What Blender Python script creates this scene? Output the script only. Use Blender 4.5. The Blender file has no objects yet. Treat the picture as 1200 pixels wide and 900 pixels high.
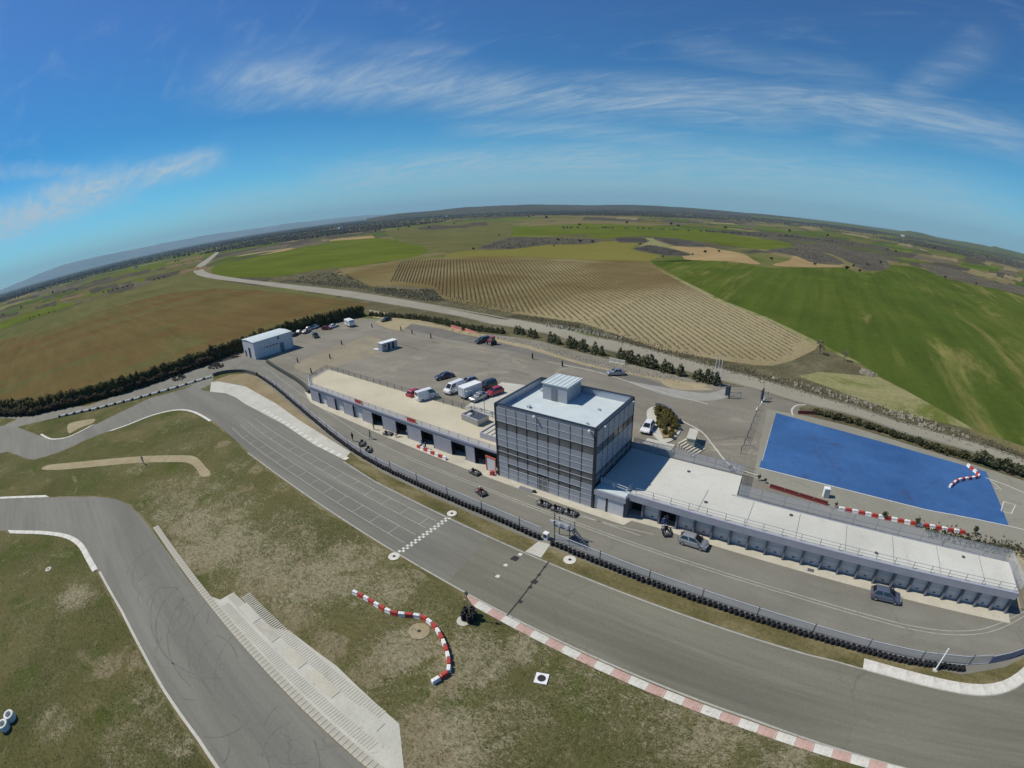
import bpy, bmesh, math, random
import numpy as np
from mathutils import Vector, Matrix
from mathutils.geometry import delaunay_2d_cdt
random.seed(7)
rad = math.radians
sc = bpy.context.scene
COL = sc.collection

# ------------------------------------------------------------------ camera
# wide drone lens; world axes: X along the pit straight, Y away from it, metres
CAM_H = 40.0
LA, LB, PITCH, ROLL = 1.06544642, -0.0223153, 0.36490906, 0.03991368   # theta = LA*r + LB*r^3
YAW = rad(36.91216657)
up_c = np.array([math.cos(ROLL)*0 - math.sin(ROLL)*math.cos(PITCH), math.cos(ROLL)*math.cos(PITCH), -math.sin(PITCH)])
fw_c = np.array([0, 0, 1.0]); fw_c = fw_c - fw_c.dot(up_c)*up_c; fw_c /= np.linalg.norm(fw_c)
rt_c = -np.cross(fw_c, up_c)
cy_, sy_ = math.cos(YAW), math.sin(YAW)
def c2w(v):
    r, f, u = float(v @ rt_c), float(v @ fw_c), float(v @ up_c)
    return Vector((r*cy_ - f*sy_, r*sy_ + f*cy_, u))
def ray(px, py):
    x = (px-600)/600; y = -(py-450)/600
    r = math.hypot(x, y)+1e-12; th = LA*r + LB*r**3
    return c2w(np.array([math.sin(th)*x/r, math.sin(th)*y/r, math.cos(th)]))
cam = bpy.data.cameras.new("camera")
co = bpy.data.objects.new("camera", cam); COL.objects.link(co)
cx, cyv, cz = c2w(np.array([1., 0, 0])), c2w(np.array([0, 1., 0])), c2w(np.array([0, 0, -1.]))
co.matrix_world = Matrix(((cx.x, cyv.x, cz.x, 0), (cx.y, cyv.y, cz.y, 0), (cx.z, cyv.z, cz.z, CAM_H), (0, 0, 0, 1)))
cam.type = 'PANO'
cam.sensor_fit = 'HORIZONTAL'; cam.sensor_width = 36; cam.sensor_height = 27
sc.render.engine = 'CYCLES'
cc = cam if hasattr(cam, 'panorama_type') else cam.cycles
cc.panorama_type = 'FISHEYE_LENS_POLYNOMIAL'
cc.fisheye_fov = math.pi
cc.fisheye_polynomial_k0 = 0; cc.fisheye_polynomial_k1 = -LA/18
cc.fisheye_polynomial_k2 = 0; cc.fisheye_polynomial_k3 = -LB/18**3; cc.fisheye_polynomial_k4 = 0
cam.clip_start = 0.5; cam.clip_end = 90000
sc.camera = co

# ------------------------------------------------------------------ sun, sky, exposure
SUN = Vector((-0.74, -0.28, 1.0)).normalized()
EL = math.asin(SUN.z); AZ = math.atan2(SUN.x, SUN.y)
ld = bpy.data.lights.new("sun", 'SUN'); ld.energy = 4.3; ld.angle = rad(0.55); ld.color = (1.0, 0.935, 0.82)
lo = bpy.data.objects.new("sun", ld); COL.objects.link(lo)
lo.rotation_euler = (-SUN).to_track_quat('-Z', 'Y').to_euler()
lo.location = SUN*300
sc.view_settings.view_transform = 'Standard'; sc.view_settings.look = 'None'
sc.view_settings.exposure = 0.11; sc.view_settings.gamma = 1.0; sc.view_settings.use_curve_mapping = False

world = bpy.data.worlds.new("World"); sc.world = world; world.use_nodes = True
wn = world.node_tree.nodes; wl = world.node_tree.links
for n in list(wn): wn.remove(n)
class NT:                                         # tiny helper round a node tree
    def __init__(s, nt): s.n, s.l = nt.nodes, nt.links
    def put(s, sock, v):
        if hasattr(v, 'is_linked'): s.l.new(v, sock)
        elif v is not None: sock.default_value = v
    def math(s, op, a, b=None, c=None, clamp=False):
        m = s.n.new('ShaderNodeMath'); m.operation = op; m.use_clamp = clamp
        s.put(m.inputs[0], a); s.put(m.inputs[1], b)
        if c is not None: s.put(m.inputs[2], c)
        return m.outputs[0]
    def vec(s, op, a, b=None):
        m = s.n.new('ShaderNodeVectorMath'); m.operation = op
        s.put(m.inputs[0], a); s.put(m.inputs[1], b)
        return m.outputs['Value'] if op in ('DOT_PRODUCT', 'LENGTH', 'DISTANCE') else m.outputs['Vector']
    def noise(s, v, scale, detail=4, rough=.5, dist=0):
        m = s.n.new('ShaderNodeTexNoise'); s.put(m.inputs['Vector'], v)
        m.inputs['Scale'].default_value = scale; m.inputs['Detail'].default_value = detail
        m.inputs['Roughness'].default_value = rough; m.inputs['Distortion'].default_value = dist
        return m.outputs[0]
    def ramp(s, f, stops, interp='LINEAR'):
        m = s.n.new('ShaderNodeValToRGB'); s.put(m.inputs[0], f); e = m.color_ramp; e.interpolation = interp
        while len(e.elements) > 1: e.elements.remove(e.elements[-1])
        for i, (p, c) in enumerate(stops):
            el = e.elements[0] if i == 0 else e.elements.new(p)
            el.position = p; el.color = (*c, 1)
        return m.outputs[0]
    def mix(s, f, a, b, mode='MIX'):
        m = s.n.new('ShaderNodeMix'); m.data_type = 'RGBA'; m.blend_type = mode; m.clamp_factor = True
        s.put(m.inputs[0], f)
        for k, v in ((6, a), (7, b)):
            if isinstance(v, tuple) and len(v) == 3: v = (*v, 1)
            s.put(m.inputs[k], v)
        return m.outputs[2]
    def smooth(s, v, a, b, to0=0., to1=1.):
        m = s.n.new('ShaderNodeMapRange'); m.interpolation_type = 'SMOOTHSTEP'
        s.put(m.inputs[0], v); m.inputs[1].default_value = a; m.inputs[2].default_value = b
        m.inputs[3].default_value = to0; m.inputs[4].default_value = to1
        return m.outputs[0]
    def mapping(s, v, scale=(1, 1, 1), rot=(0, 0, 0), loc=(0, 0, 0)):
        m = s.n.new('ShaderNodeMapping'); s.put(m.inputs[0], v)
        m.inputs['Scale'].default_value = scale; m.inputs['Rotation'].default_value = rot; m.inputs['Location'].default_value = loc
        return m.outputs[0]
W = NT(world.node_tree)
sky = wn.new('ShaderNodeTexSky'); sky.sky_type = 'NISHITA'; sky.sun_disc = False
sky.sun_elevation = EL; sky.sun_rotation = AZ; sky.altitude = 600; sky.air_density = 1.0; sky.dust_density = 0.4; sky.ozone_density = 2.0
tc = wn.new('ShaderNodeTexCoord'); dirv = W.vec('NORMALIZE', tc.outputs['Generated'])
sep = wn.new('ShaderNodeSeparateXYZ'); W.put(sep.inputs[0], dirv)
# cirrus sheet: directions projected to a flat layer high above, noise drawn out along the wind
inv = W.math('DIVIDE', 1.0, W.math('ADD', W.math('MAXIMUM', sep.outputs[2], 0.0), 0.10))
lay = wn.new('ShaderNodeCombineXYZ')
W.put(lay.inputs[0], W.math('MULTIPLY', sep.outputs[0], inv)); W.put(lay.inputs[1], W.math('MULTIPLY', sep.outputs[1], inv))
wisp = W.noise(W.mapping(lay.outputs[0], scale=(1.0, 2.6, 1), rot=(0, 0, rad(-28))), 1.5, 9, .66, 1.3)
fine = W.noise(W.mapping(lay.outputs[0], scale=(1.2, 4.5, 1), rot=(0, 0, rad(-20))), 4.0, 6, .6, .6)
soft = W.math('ADD', W.math('MULTIPLY', wisp, 0.72), W.math('MULTIPLY', fine, 0.28))
streaks = [((330, 70), (520, 60), 2.0, .3), ((560, 150), (800, 165), 2.0, .4), ((820, 60), (1010, 95), 2.5, .28), ((-60, 290), (130, 218), 3.4, 1.15), ((110, 222), (235, 190), 2.2, 1.0), ((280, 95), (640, 118), 4.8, .6),
           ((600, 118), (900, 125), 4.2, .62), ((880, 115), (1200, 165), 3.2, .6), ((400, 212), (760, 192), 3.6, .72),
           ((740, 195), (1150, 250), 5.5, .55), ((0, 200), (110, 203), 1.3, .4), ((500, 228), (950, 236), 3.2, .65),
           ((1000, 160), (1140, 60), 3.0, .3), ((280, 90), (420, 70), 5.0, .3), ((250, 245), (480, 225), 3.0, .35)]
tot = None
for a, b, w, s in streaks:
    d1, d2 = ray(*a), ray(*b)
    nrm = d1.cross(d2).normalized(); mid = (d1+d2).normalized(); half = d1.angle(d2)/2
    off = W.math('ABSOLUTE', W.vec('DOT_PRODUCT', dirv, tuple(nrm)))
    m1 = W.smooth(off, 0, math.sin(rad(w)), 1, 0)
    m2 = W.smooth(W.vec('DOT_PRODUCT', dirv, tuple(mid)), math.cos(half*1.35+rad(2)), math.cos(half*.65), 0, 1)
    m = W.math('MULTIPLY', W.math('MULTIPLY', m1, m2), s)
    tot = m if tot is None else W.math('MAXIMUM', tot, m)
base_c = W.smooth(soft, .50, .74, 0, .16)
strk = W.math('MULTIPLY', tot, W.smooth(soft, .33, .64, .26, 1))
cl = W.math('ADD', base_c, strk, clamp=True)
cl = W.math('MULTIPLY', cl, W.smooth(sep.outputs[2], 0.0, 0.05, .3, 1))
# the drone camera's saturated blue: a plain tint over the whole sky
tint = W.ramp(W.math('MAXIMUM', sep.outputs[2], 0.0), [(0, (.53, 1.08, 1.32)), (.1, (.27, .90, 1.16)), (.22, (.11, .63, .98)), (.42, (.26, .61, 1.03)), (1, (.32, .58, 1.0))])
skyc = W.mix(1.0, sky.outputs[0], tint, 'MULTIPLY')
skyc = W.mix(W.math('MULTIPLY', cl, .88), skyc, (5.4, 6.5, 7.2))
bg = wn.new('ShaderNodeBackground'); W.put(bg.inputs[0], skyc); bg.inputs[1].default_value = 0.085
wo = wn.new('ShaderNodeOutputWorld'); wl.new(bg.outputs[0], wo.inputs[0])

# ------------------------------------------------------------------ terrain level and placing
ZU = 3.4                                  # car park terrace above the track
XR0, XR1, YS0, YS1 = -105.0, -70.0, 53.0, 57.0
def h(x, y):
    s = min(1, max(0, (y-YS0)/(YS1-YS0))); w = min(1, max(0, (x-XR0)/(XR1-XR0)))
    return ZU*s*w
def G(px, py, z):
    d = ray(px, py); t = (z-CAM_H)/d.z
    return Vector((d.x*t, d.y*t, z))
def P(px, py):
    g = G(px, py, 0)
    if g.y < YS0+2 and g.x > XR0 or h(g.x, g.y) == 0: return Vector((g.x, g.y, 0))
    z = ZU
    for _ in range(25):
        g = G(px, py, z); z = .5*z + .5*h(g.x, g.y)
    return Vector((g.x, g.y, z))
def P2(px, py):
    g = P(px, py); return (g.x, g.y)

# ------------------------------------------------------------------ materials
def newmat(name):
    m = bpy.data.materials.new(name); m.use_nodes = True
    t = NT(m.node_tree); b = m.node_tree.nodes['Principled BSDF']
    return m, t, b
def coords(t):
    n = t.n.new('ShaderNodeTexCoord'); return n.outputs['Object']
def bump(t, b, f, dist, strength=.5):
    n = t.n.new('ShaderNodeBump'); n.inputs['Strength'].default_value = strength; n.inputs['Distance'].default_value = dist
    t.put(n.inputs['Height'], f); t.put(b.inputs['Normal'], n.outputs[0])
def sc3(c, k): return tuple(min(1, x*k) for x in c)
def M(name, col, rough=.6, metal=0., var=.12, scale=2.0, bmp=0., coat=0., spec=.5, stretch=(1, 1, 1)):
    m, t, b = newmat(name)
    v = t.mapping(coords(t), scale=stretch)
    n = t.noise(v, scale, 5, .6)
    t.put(b.inputs['Base Color'], t.ramp(n, [(.3, sc3(col, 1-var)), (.7, sc3(col, 1+var))]))
    b.inputs['Roughness'].default_value = rough; b.inputs['Metallic'].default_value = metal
    b.inputs['Coat Weight'].default_value = coat; b.inputs['Specular IOR Level'].default_value = spec
    if bmp: bump(t, b, t.noise(v, scale*4, 4), bmp)
    return m
def MG(name, stops, scale, stretch=(1, 1), rot=0., fine=1.5, fvar=.25, streak=None, rough=.95, bmp=.0, detail=7, patch=None, crack=None, blob=None, band=None):
    """ground cover: ramp over drawn-out noise, fine grain, optional second patch colour"""
    m, t, b = newmat(name); c = coords(t)
    v = t.mapping(c, scale=(stretch[0], stretch[1], 1), rot=(0, 0, rot))
    col = t.ramp(t.noise(v, scale, detail, .6, .4), stops)
    if patch:
        pc, psc, lo_, hi_ = patch[:4]
        pv = t.mapping(c, scale=(*(patch[4] if len(patch) > 4 else (1, 1)), 1), rot=(0, 0, patch[5] if len(patch) > 5 else 0))
        pn = t.noise(pv, psc, 9, .72, 1.2)
        col = t.mix(t.smooth(pn, lo_, hi_), col, pc)
    if streak:
        ss, sx, sy, sr, amt = streak
        sn = t.noise(t.mapping(c, scale=(sx, sy, 1), rot=(0, 0, sr)), ss, 5, .6)
        col = t.mix(1.0, col, t.ramp(sn, [(.3, (1-amt,)*3), (.7, (1+amt*.6,)*3)]), 'MULTIPLY')
    if blob:
        bd = t.vec('DISTANCE', t.mapping(c, scale=(1, 1, 0)), (*blob[0], 0))
        col = t.mix(t.smooth(t.math('ADD', bd, t.math('MULTIPLY', t.noise(c, .02, 6, .7), blob[1]*.9)), blob[1]*.7, blob[1]*1.7, .9, 0), col, blob[2])
    if band:
        sx = t.n.new('ShaderNodeSeparateXYZ'); t.put(sx.inputs[0], c)
        yy = t.math('ADD', sx.outputs[1], t.math('MULTIPLY', t.math('SUBTRACT', t.noise(t.mapping(c, scale=(.05, .6, 1)), 1.0, 5, .65), .5), 5.0))
        for y0, w, amt, k in band:
            bm_ = t.math('MULTIPLY', t.smooth(t.math('ABSOLUTE', t.math('SUBTRACT', yy, y0)), w*.3, w, 1, 0), t.smooth(sx.outputs[0], 8, 22, 1, 0))
            col = t.mix(t.math('MULTIPLY', bm_, amt), col, k)
    if crack:
        vo = t.n.new('ShaderNodeTexVoronoi'); vo.feature = 'DISTANCE_TO_EDGE'; vo.inputs['Scale'].default_value = crack[0]
        wv = t.n.new('ShaderNodeTexNoise'); wv.inputs['Scale'].default_value = .5; wv.inputs['Detail'].default_value = 6; t.put(wv.inputs['Vector'], c)
        ma = t.n.new('ShaderNodeVectorMath'); ma.operation = 'MULTIPLY_ADD'; t.put(ma.inputs[0], wv.outputs['Color']); ma.inputs[1].default_value = (3, 3, 0); t.put(ma.inputs[2], c)
        t.put(vo.inputs['Vector'], ma.outputs[0])
        ck = t.math('MULTIPLY', t.smooth(vo.outputs['Distance'], 0, .018, 1, 0), t.smooth(t.noise(c, .09, 4), .48, .62))
        col = t.mix(t.math('MULTIPLY', ck, crack[1]), col, (.075, .073, .065))
    fn = t.noise(c, fine, 6, .75)
    col = t.mix(1.0, col, t.ramp(fn, [(.28, (1-fvar,)*3), (.72, (1+fvar*.7,)*3)]), 'MULTIPLY')
    t.put(b.inputs['Base Color'], col); b.inputs['Roughness'].default_value = rough
    b.inputs['Specular IOR Level'].default_value = .2 if rough < .95 else 0.0
    if bmp: bump(t, b, fn, bmp, .8)
    return m
ASPH = MG('asphalt_track', [(.3, (.152, .147, .110)), (.7, (.198, .192, .146))], .12, (.35, 1.6), fine=3, fvar=.13, streak=(.5, .10, 3.0, 0, .14), rough=.85, patch=((.115, .112, .088), .35, .60, .82, (.3, 1.5)), crack=(.13, .28), band=[(30.2, 2.6, .42, (.112, .108, .086)), (35.2, 1.6, .3, (.21, .20, .155))])
ASPH_G = MG('asphalt_grey', [(.3, (.160, .156, .130)), (.7, (.205, .200, .170))], .12, (.35, 1.6), fine=3, fvar=.13, streak=(.5, .12, 3.0, 0, .11), rough=.85, patch=((.128, .125, .108), .3, .60, .8, (.4, 1.6)), crack=(.13, .26), band=[(31.0, 2.8, .35, (.118, .114, .097)), (1.0, 2.6, .38, (.118, .114, .098)), (-3.2, 1.2, .25, (.225, .22, .19))])
ASPH_L = MG('asphalt_side', [(.3, (.170, .165, .135)), (.7, (.220, .214, .177))], .10, (1, 1), fine=3, fvar=.13, streak=(.3, .3, 2.0, 0, .12), rough=.85, patch=((.118, .115, .098), .3, .60, .8), crack=(.12, .28))
ASPH_P = MG('asphalt_lot', [(.3, (.182, .168, .132)), (.7, (.238, .222, .178))], .06, (1, 1), fine=2.5, fvar=.16, streak=(.12, .4, 2.0, .5, .14), rough=.9, patch=((.30, .275, .215), .09, .54, .72), crack=(.10, .30))
ASPH_D = MG('asphalt_dark', [(.3, (.13, .122, .105)), (.7, (.175, .165, .14))], .15, fine=2.5, fvar=.16, rough=.9, patch=((.20, .185, .15), .2, .56, .72))
ROAD = MG('road_asphalt', [(.3, (.245, .228, .172)), (.7, (.295, .275, .212))], .05, fine=1.5, fvar=.1, rough=.9, patch=((.20, .188, .148), .06, .58, .72))
CONC = MG('concrete_pale', [(.3, (.42, .415, .35)), (.7, (.52, .51, .44))], .25, fine=3, fvar=.13, rough=.85, patch=((.30, .295, .245), .5, .56, .76))
CONC_T = MG('concrete_apron', [(.3, (.42, .395, .31)), (.7, (.52, .49, .40))], .35, fine=3, fvar=.13, rough=.85, patch=((.30, .285, .23), .4, .57, .75))
DECKT = MG('deck_gravel', [(.3, (.44, .405, .295)), (.7, (.53, .49, .37))], .12, fine=4, fvar=.12, rough=.95, patch=((.48, .40, .32), .1, .55, .75))
DECKW = MG('deck_screed', [(.3, (.455, .455, .40)), (.7, (.565, .565, .505))], .10, fine=2.5, fvar=.08, rough=.9, patch=((.40, .39, .33), .25, .55, .78))
def grass_material(name, blobs, dirt):
    m, t, b = newmat(name); c = coords(t); flat = t.mapping(c, scale=(1, 1, 0))
    col = t.ramp(t.noise(c, .05, 7, .62, .4), [(.30, (.070, .074, .026)), (.48, (.096, .095, .036)), (.66, (.135, .122, .052)), (.82, (.18, .156, .075))])
    col = t.mix(t.smooth(t.noise(c, .11, 6, .6), .50, .66), col, (.072, .088, .022))
    def field(lst, amt):
        f = None
        for x, y, r in lst:
            q = t.smooth(t.vec('DISTANCE', flat, (x, y, 0)), r*.25, r*1.25, 1, 0)
            f = q if f is None else t.math('MAXIMUM', f, q)
        return t.math('MULTIPLY', f, amt)
    strawf = t.math('ADD', field(blobs, .115), t.smooth(t.noise(c, .035, 5, .6), .42, .66, -.05, .045))
    strand = t.math('ADD', t.math('MULTIPLY', t.noise(t.mapping(c, scale=(.8, 1.5, 1), rot=(0, 0, .5)), 1.5, 9, .76, 2.2), .62), t.math('MULTIPLY', t.noise(c, .33, 8, .74, 1.0), .38))
    sm = t.smooth(t.math('ADD', strand, strawf), .555, .64)
    col = t.mix(t.math('MULTIPLY', sm, .85), col, t.ramp(t.noise(c, 1.7, 4), [(.3, (.215, .19, .115)), (.7, (.33, .295, .20))]))
    dm = t.smooth(t.math('ADD', t.noise(c, .22, 8, .7, .8), field(dirt, .24)), .54, .72)
    col = t.mix(t.math('MULTIPLY', dm, t.smooth(t.noise(c, 1.1, 8, .75), .30, .62, .25, .85)), col, t.ramp(t.noise(c, 1.2, 5, .7), [(.3, (.19, .155, .09)), (.7, (.28, .235, .15))]))
    s2 = t.noise(t.mapping(c, scale=(2.2, .7, 1), rot=(0, 0, -.35)), 2.2, 8, .8, 2.5)
    s2m = t.math('MULTIPLY', t.smooth(s2, .53, .64), t.smooth(t.math('ADD', t.noise(c, .06, 5, .65), t.math('MULTIPLY', strawf, 2.2)), .38, .58, .08, .95))
    col = t.mix(s2m, col, (.30, .265, .17))
    fn = t.noise(c, 2.4, 7, .8)
    col = t.mix(1.0, col, t.ramp(fn, [(.28, (.56,)*3), (.72, (1.42,)*3)]), 'MULTIPLY')
    t.put(b.inputs['Base Color'], col); b.inputs['Roughness'].default_value = .95; b.inputs['Specular IOR Level'].default_value = .03
    bump(t, b, fn, .14, .9); return m
_q = lambda l: [(*P2(x, y), r) for x, y, r in l]
GRASS = grass_material('grass_infield', _q([(x_*1.0, y_, r_*1.35) for x_, y_, r_ in [(225, 575, 9), (260, 600, 8), (310, 640, 8), (360, 685, 6), (420, 650, 4), (440, 690, 4), (250, 640, 6), (470, 760, 3), (780, 840, 6), (690, 810, 4), (860, 870, 4), (620, 760, 3), (180, 820, 4), (215, 860, 3), (150, 870, 4), (340, 610, 5), (90, 700, 3), (275, 545, 4), (560, 690, 2), (500, 668, 2), (440, 640, 2.5), (380, 600, 2.5), (330, 570, 2.5), (740, 800, 4), (560, 780, 4), (600, 850, 4), (540, 870, 4), (930, 890, 4), (60, 850, 3), (200, 790, 3), (60, 600, 3), (160, 550, 3)]]),
                       _q([(300, 695, 3.5), (340, 725, 3.2), (385, 755, 3.0), (430, 790, 2.6), (490, 850, 3.0), (500, 890, 3), (240, 660, 2.5), (205, 620, 2.2), (130, 780, 2.5), (160, 770, 2.5), (520, 800, 2), (260, 520, 2.2), (300, 550, 2.0), (120, 590, 1.6)]))
GRASS_D = MG('grass_dry', [(.32, (.085, .085, .033)), (.5, (.15, .13, .06)), (.68, (.24, .205, .115))], .22, (.5, 1.3), fine=2.2, fvar=.4, bmp=.1)
DIRT = MG('dirt_tan', [(.3, (.215, .17, .10)), (.7, (.30, .25, .155))], .15, fine=2.5, fvar=.2, bmp=.05)
SAND = MG('sand_pale', [(.3, (.29, .245, .145)), (.7, (.37, .32, .21))], .3, fine=2.0, fvar=.22, bmp=.05)
BROWN = MG('soil_brown', [(.28, (.115, .076, .032)), (.5, (.135, .098, .040)), (.72, (.138, .114, .046))], .010, (1.6, .5), rot=.25, fine=.35, fvar=.18, streak=(.05, .35, 2.6, -.5, .18),
           patch=((.110, .114, .044), .012, .50, .66, (1.8, .6), .2))
OLIVE = MG('grass_olive', [(.3, (.105, .108, .042)), (.7, (.14, .135, .055))], .01, fine=.3, fvar=.15, streak=(.03, .4, 2, .2, .18))
LIME = MG('crop_lime', [(.3, (.085, .110, .018)), (.7, (.118, .146, .027))], .012, fine=.3, fvar=.10, streak=(.02, .4, 2, .1, .15), patch=((.15, .16, .05), .02, .6, .74, (.6, 2)))
GREEN = MG('crop_green', [(.3, (.053, .085, .016)), (.55, (.078, .108, .021)), (.8, (.115, .130, .030))], .012, (1, 1), fine=.4, fvar=.16, streak=(.06, 3.0, .18, rad(-12), .2),
           patch=((.19, .18, .06), .012, .51, .70, (2.6, .5), rad(-30)))
VINE_G = MG('soil_vineyard', [(.30, (.135, .095, .04)), (.5, (.17, .135, .06)), (.72, (.25, .215, .115))], .012, (1.2, .5), fine=.8, fvar=.24, streak=(.03, .2, 2.5, .9, .15), blob=((-40, 160), 70, (.33, .285, .17)))
STUB = MG('stubble_pale', [(.3, (.20, .20, .085)), (.7, (.29, .27, .14))], .03, fine=.8, fvar=.22, streak=(.15, .3, 2.2, -.75, .15), patch=((.12, .14, .035), .03, .48, .62))
TAN = MG('soil_tan', [(.3, (.26, .19, .09)), (.7, (.33, .25, .13))], .02, fine=.4, fvar=.15)
VERGE = MG('verge_scrub', [(.3, (.085, .08, .045)), (.55, (.125, .115, .066)), (.75, (.20, .18, .12))], .10, fine=1.2, fvar=.45)
SCRUB_G = MG('scrub_soil', [(.3, (.095, .085, .062)), (.7, (.13, .12, .085))], .05, fine=.6, fvar=.4)
BLUEP = MG('paint_blue', [(.3, (.030, .092, .235)), (.7, (.048, .132, .31))], .09, fine=1.0, fvar=.14, rough=.75, patch=((.045, .075, .165), .075, .54, .74), streak=(.2, .4, 2.0, .4, .10))
LINE = MG('line_paint', [(.3, (.31, .305, .26)), (.7, (.43, .425, .37))], .8, fine=4, fvar=.22, rough=.8, patch=((.19, .185, .155), 1.0, .54, .70))
LINE_W = MG('line_white', [(.3, (.52, .51, .46)), (.7, (.66, .65, .59))], .8, fine=4, fvar=.16, rough=.7)
MARK = MG('rubber_mark', [(.3, (.125, .122, .105)), (.7, (.16, .157, .135))], .5, fine=2, fvar=.2, rough=.8)
KRED = MG('kerb_red', [(.3, (.43, .275, .225)), (.7, (.54, .39, .33))], .8, fine=3, fvar=.18, rough=.75, patch=((.50, .45, .38), .6, .56, .74))
KWHT = MG('kerb_white', [(.3, (.52, .505, .44)), (.7, (.66, .645, .57))], .8, fine=3, fvar=.18, rough=.75)
TYRE = M('rubber', (.018, .018, .020), .75, var=.4, scale=3, spec=.3)
TYRE_W = M('rubber_whitewashed', (.62, .64, .60), .7, var=.15, scale=4)
RIM = M('alloy', (.42, .43, .44), .35, .7)
GREY_W = M('wall_grey', (.315, .32, .36), .6, var=.08, scale=.8, bmp=.004)
GREY_D = M('wall_dark_grey', (.16, .165, .19), .6, var=.10, scale=.8)
LILAC = M('metal_lilac', (.40, .41, .47), .45, .25, var=.08)
DOORG = M('door_grey', (.53, .54, .57), .5, .05, var=.06, scale=.7)
DARK = M('interior_shade', (.012, .012, .014), .9, var=.3)  # near-black colour stands in for shade inside garage openings and vents
PANEL = M('panel_grey', (.33, .35, .385), .42, .12, var=.09, scale=.3)
FRAME = M('frame_dark', (.035, .04, .052), .4, .3, var=.15)
GLASSD = M('glass_dark', (.115, .116, .118), .2, 0, var=.45, scale=.5, spec=.8)
CARGL = M('car_glass', (.014, .016, .019), .05, 0, var=.2, spec=.9)
STRIP = M('strip_light', (.47, .485, .51), .45, .15)
ROOFM = M('roof_membrane', (.50, .57, .57), .6, var=.07, scale=.5)
PARA = M('parapet_metal', (.36, .40, .46), .4, .3, var=.06)
WHITE = M('paint_white', (.72, .73, .72), .45, var=.06, scale=1.5)
WHITE_W = M('wall_white', (.55, .57, .59), .55, var=.06, scale=.6)
REDP = M('plastic_red', (.46, .055, .04), .4, var=.18, scale=3)
WHTP = M('plastic_white', (.74, .74, .72), .4, var=.08, scale=3)
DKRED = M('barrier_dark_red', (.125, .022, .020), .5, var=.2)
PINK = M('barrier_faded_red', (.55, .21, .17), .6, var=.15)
STEEL = M('steel_galvanised', (.36, .37, .38), .4, .6, var=.1)
STEEL_D = M('steel_dark', (.08, .085, .10), .5, .4, var=.15)
IRON = M('iron_dark', (.03, .03, .032), .6, .3, var=.2)
ORANGE = M('frame_orange', (.55, .10, .04), .5)
BELT = M('conveyor_belt', (.085, .08, .062), .8, var=.3, scale=1.2)
SKIN = M('skin', (.42, .26, .19), .6); HAIR = M('hair_dark', (.03, .022, .018), .7)
CLOTH = {k: M('cloth_'+k, c, .85, var=.2, scale=8) for k, c in dict(black=(.018, .018, .02), navy=(.03, .045, .12), grey=(.14, .14, .14), white=(.65, .65, .63), blue=(.06, .12, .34), brown=(.16, .11, .07), red=(.38, .03, .03)).items()}
BARK = M('bark', (.10, .075, .055), .9, var=.3)
def leafmat(name, c1, c2, sc_=1.3):
    m, t, b = newmat(name)
    oi = t.n.new('ShaderNodeObjectInfo')
    n = t.noise(coords(t), sc_, 4, .7)
    f = t.math('ADD', t.math('MULTIPLY', n, .8), t.math('MULTIPLY', oi.outputs['Random'], .3))
    t.put(b.inputs['Base Color'], t.ramp(f, [(.3, c1), (.85, c2)])); b.inputs['Roughness'].default_value = .8
    b.inputs['Specular IOR Level'].default_value = .2
    col = b.inputs['Base Color'].links[0].from_socket
    tl = t.n.new('ShaderNodeBsdfTranslucent'); t.put(tl.inputs[0], col); mx = t.n.new('ShaderNodeMixShader'); mx.inputs[0].default_value = .4
    t.l.new(b.outputs[0], mx.inputs[1]); t.l.new(tl.outputs[0], mx.inputs[2]); out = [n for n in t.n if n.type == 'OUTPUT_MATERIAL'][0]; t.l.new(mx.outputs[0], out.inputs[0])
    return m
LEAF_H = leafmat('leaf_hedge', (.115, .108, .046), (.26, .235, .10))
LEAF_C = leafmat('leaf_conifer', (.078, .088, .046), (.18, .185, .10))
LEAF_S = leafmat('leaf_shrub', (.075, .08, .036), (.165, .16, .075))
LEAF_Y = leafmat('leaf_yellow_shrub', (.10, .09, .03), (.26, .22, .07), 3)
LEAF_B = leafmat('twig_bare', (.15, .135, .095), (.27, .24, .175))
LEAF_T = leafmat('leaf_far_tree', (.026, .030, .014), (.060, .062, .032))
def meshmat(name, col, alpha):
    m, t, b = newmat(name)
    tr = t.n.new('ShaderNodeBsdfTransparent'); mx = t.n.new('ShaderNodeMixShader')
    b.inputs['Base Color'].default_value = (*col, 1); b.inputs['Roughness'].default_value = .6
    mx.inputs[0].default_value = alpha; t.l.new(tr.outputs[0], mx.inputs[1]); t.l.new(b.outputs[0], mx.inputs[2])
    out = [n for n in t.n if n.type == 'OUTPUT_MATERIAL'][0]; t.l.new(mx.outputs[0], out.inputs[0])
    return m
NETM = meshmat('wire_mesh_fine', (.42, .45, .50), .45)
NETD = meshmat('wire_mesh_dark', (.12, .13, .14), .22)
PAINT = {}
def paint(name, col, metal=.2):
    if name not in PAINT: PAINT[name] = M('car_paint_'+name, col, .32, metal, var=.05, coat=.7)
    return PAINT[name]
WHITEC = lambda: paint('white', (.70, .71, .71), 0)
LAMP = M('lamp_glass', (.50, .51, .52), .15, 0); TAIL = M('tail_glass', (.35, .02, .02), .2)

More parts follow.
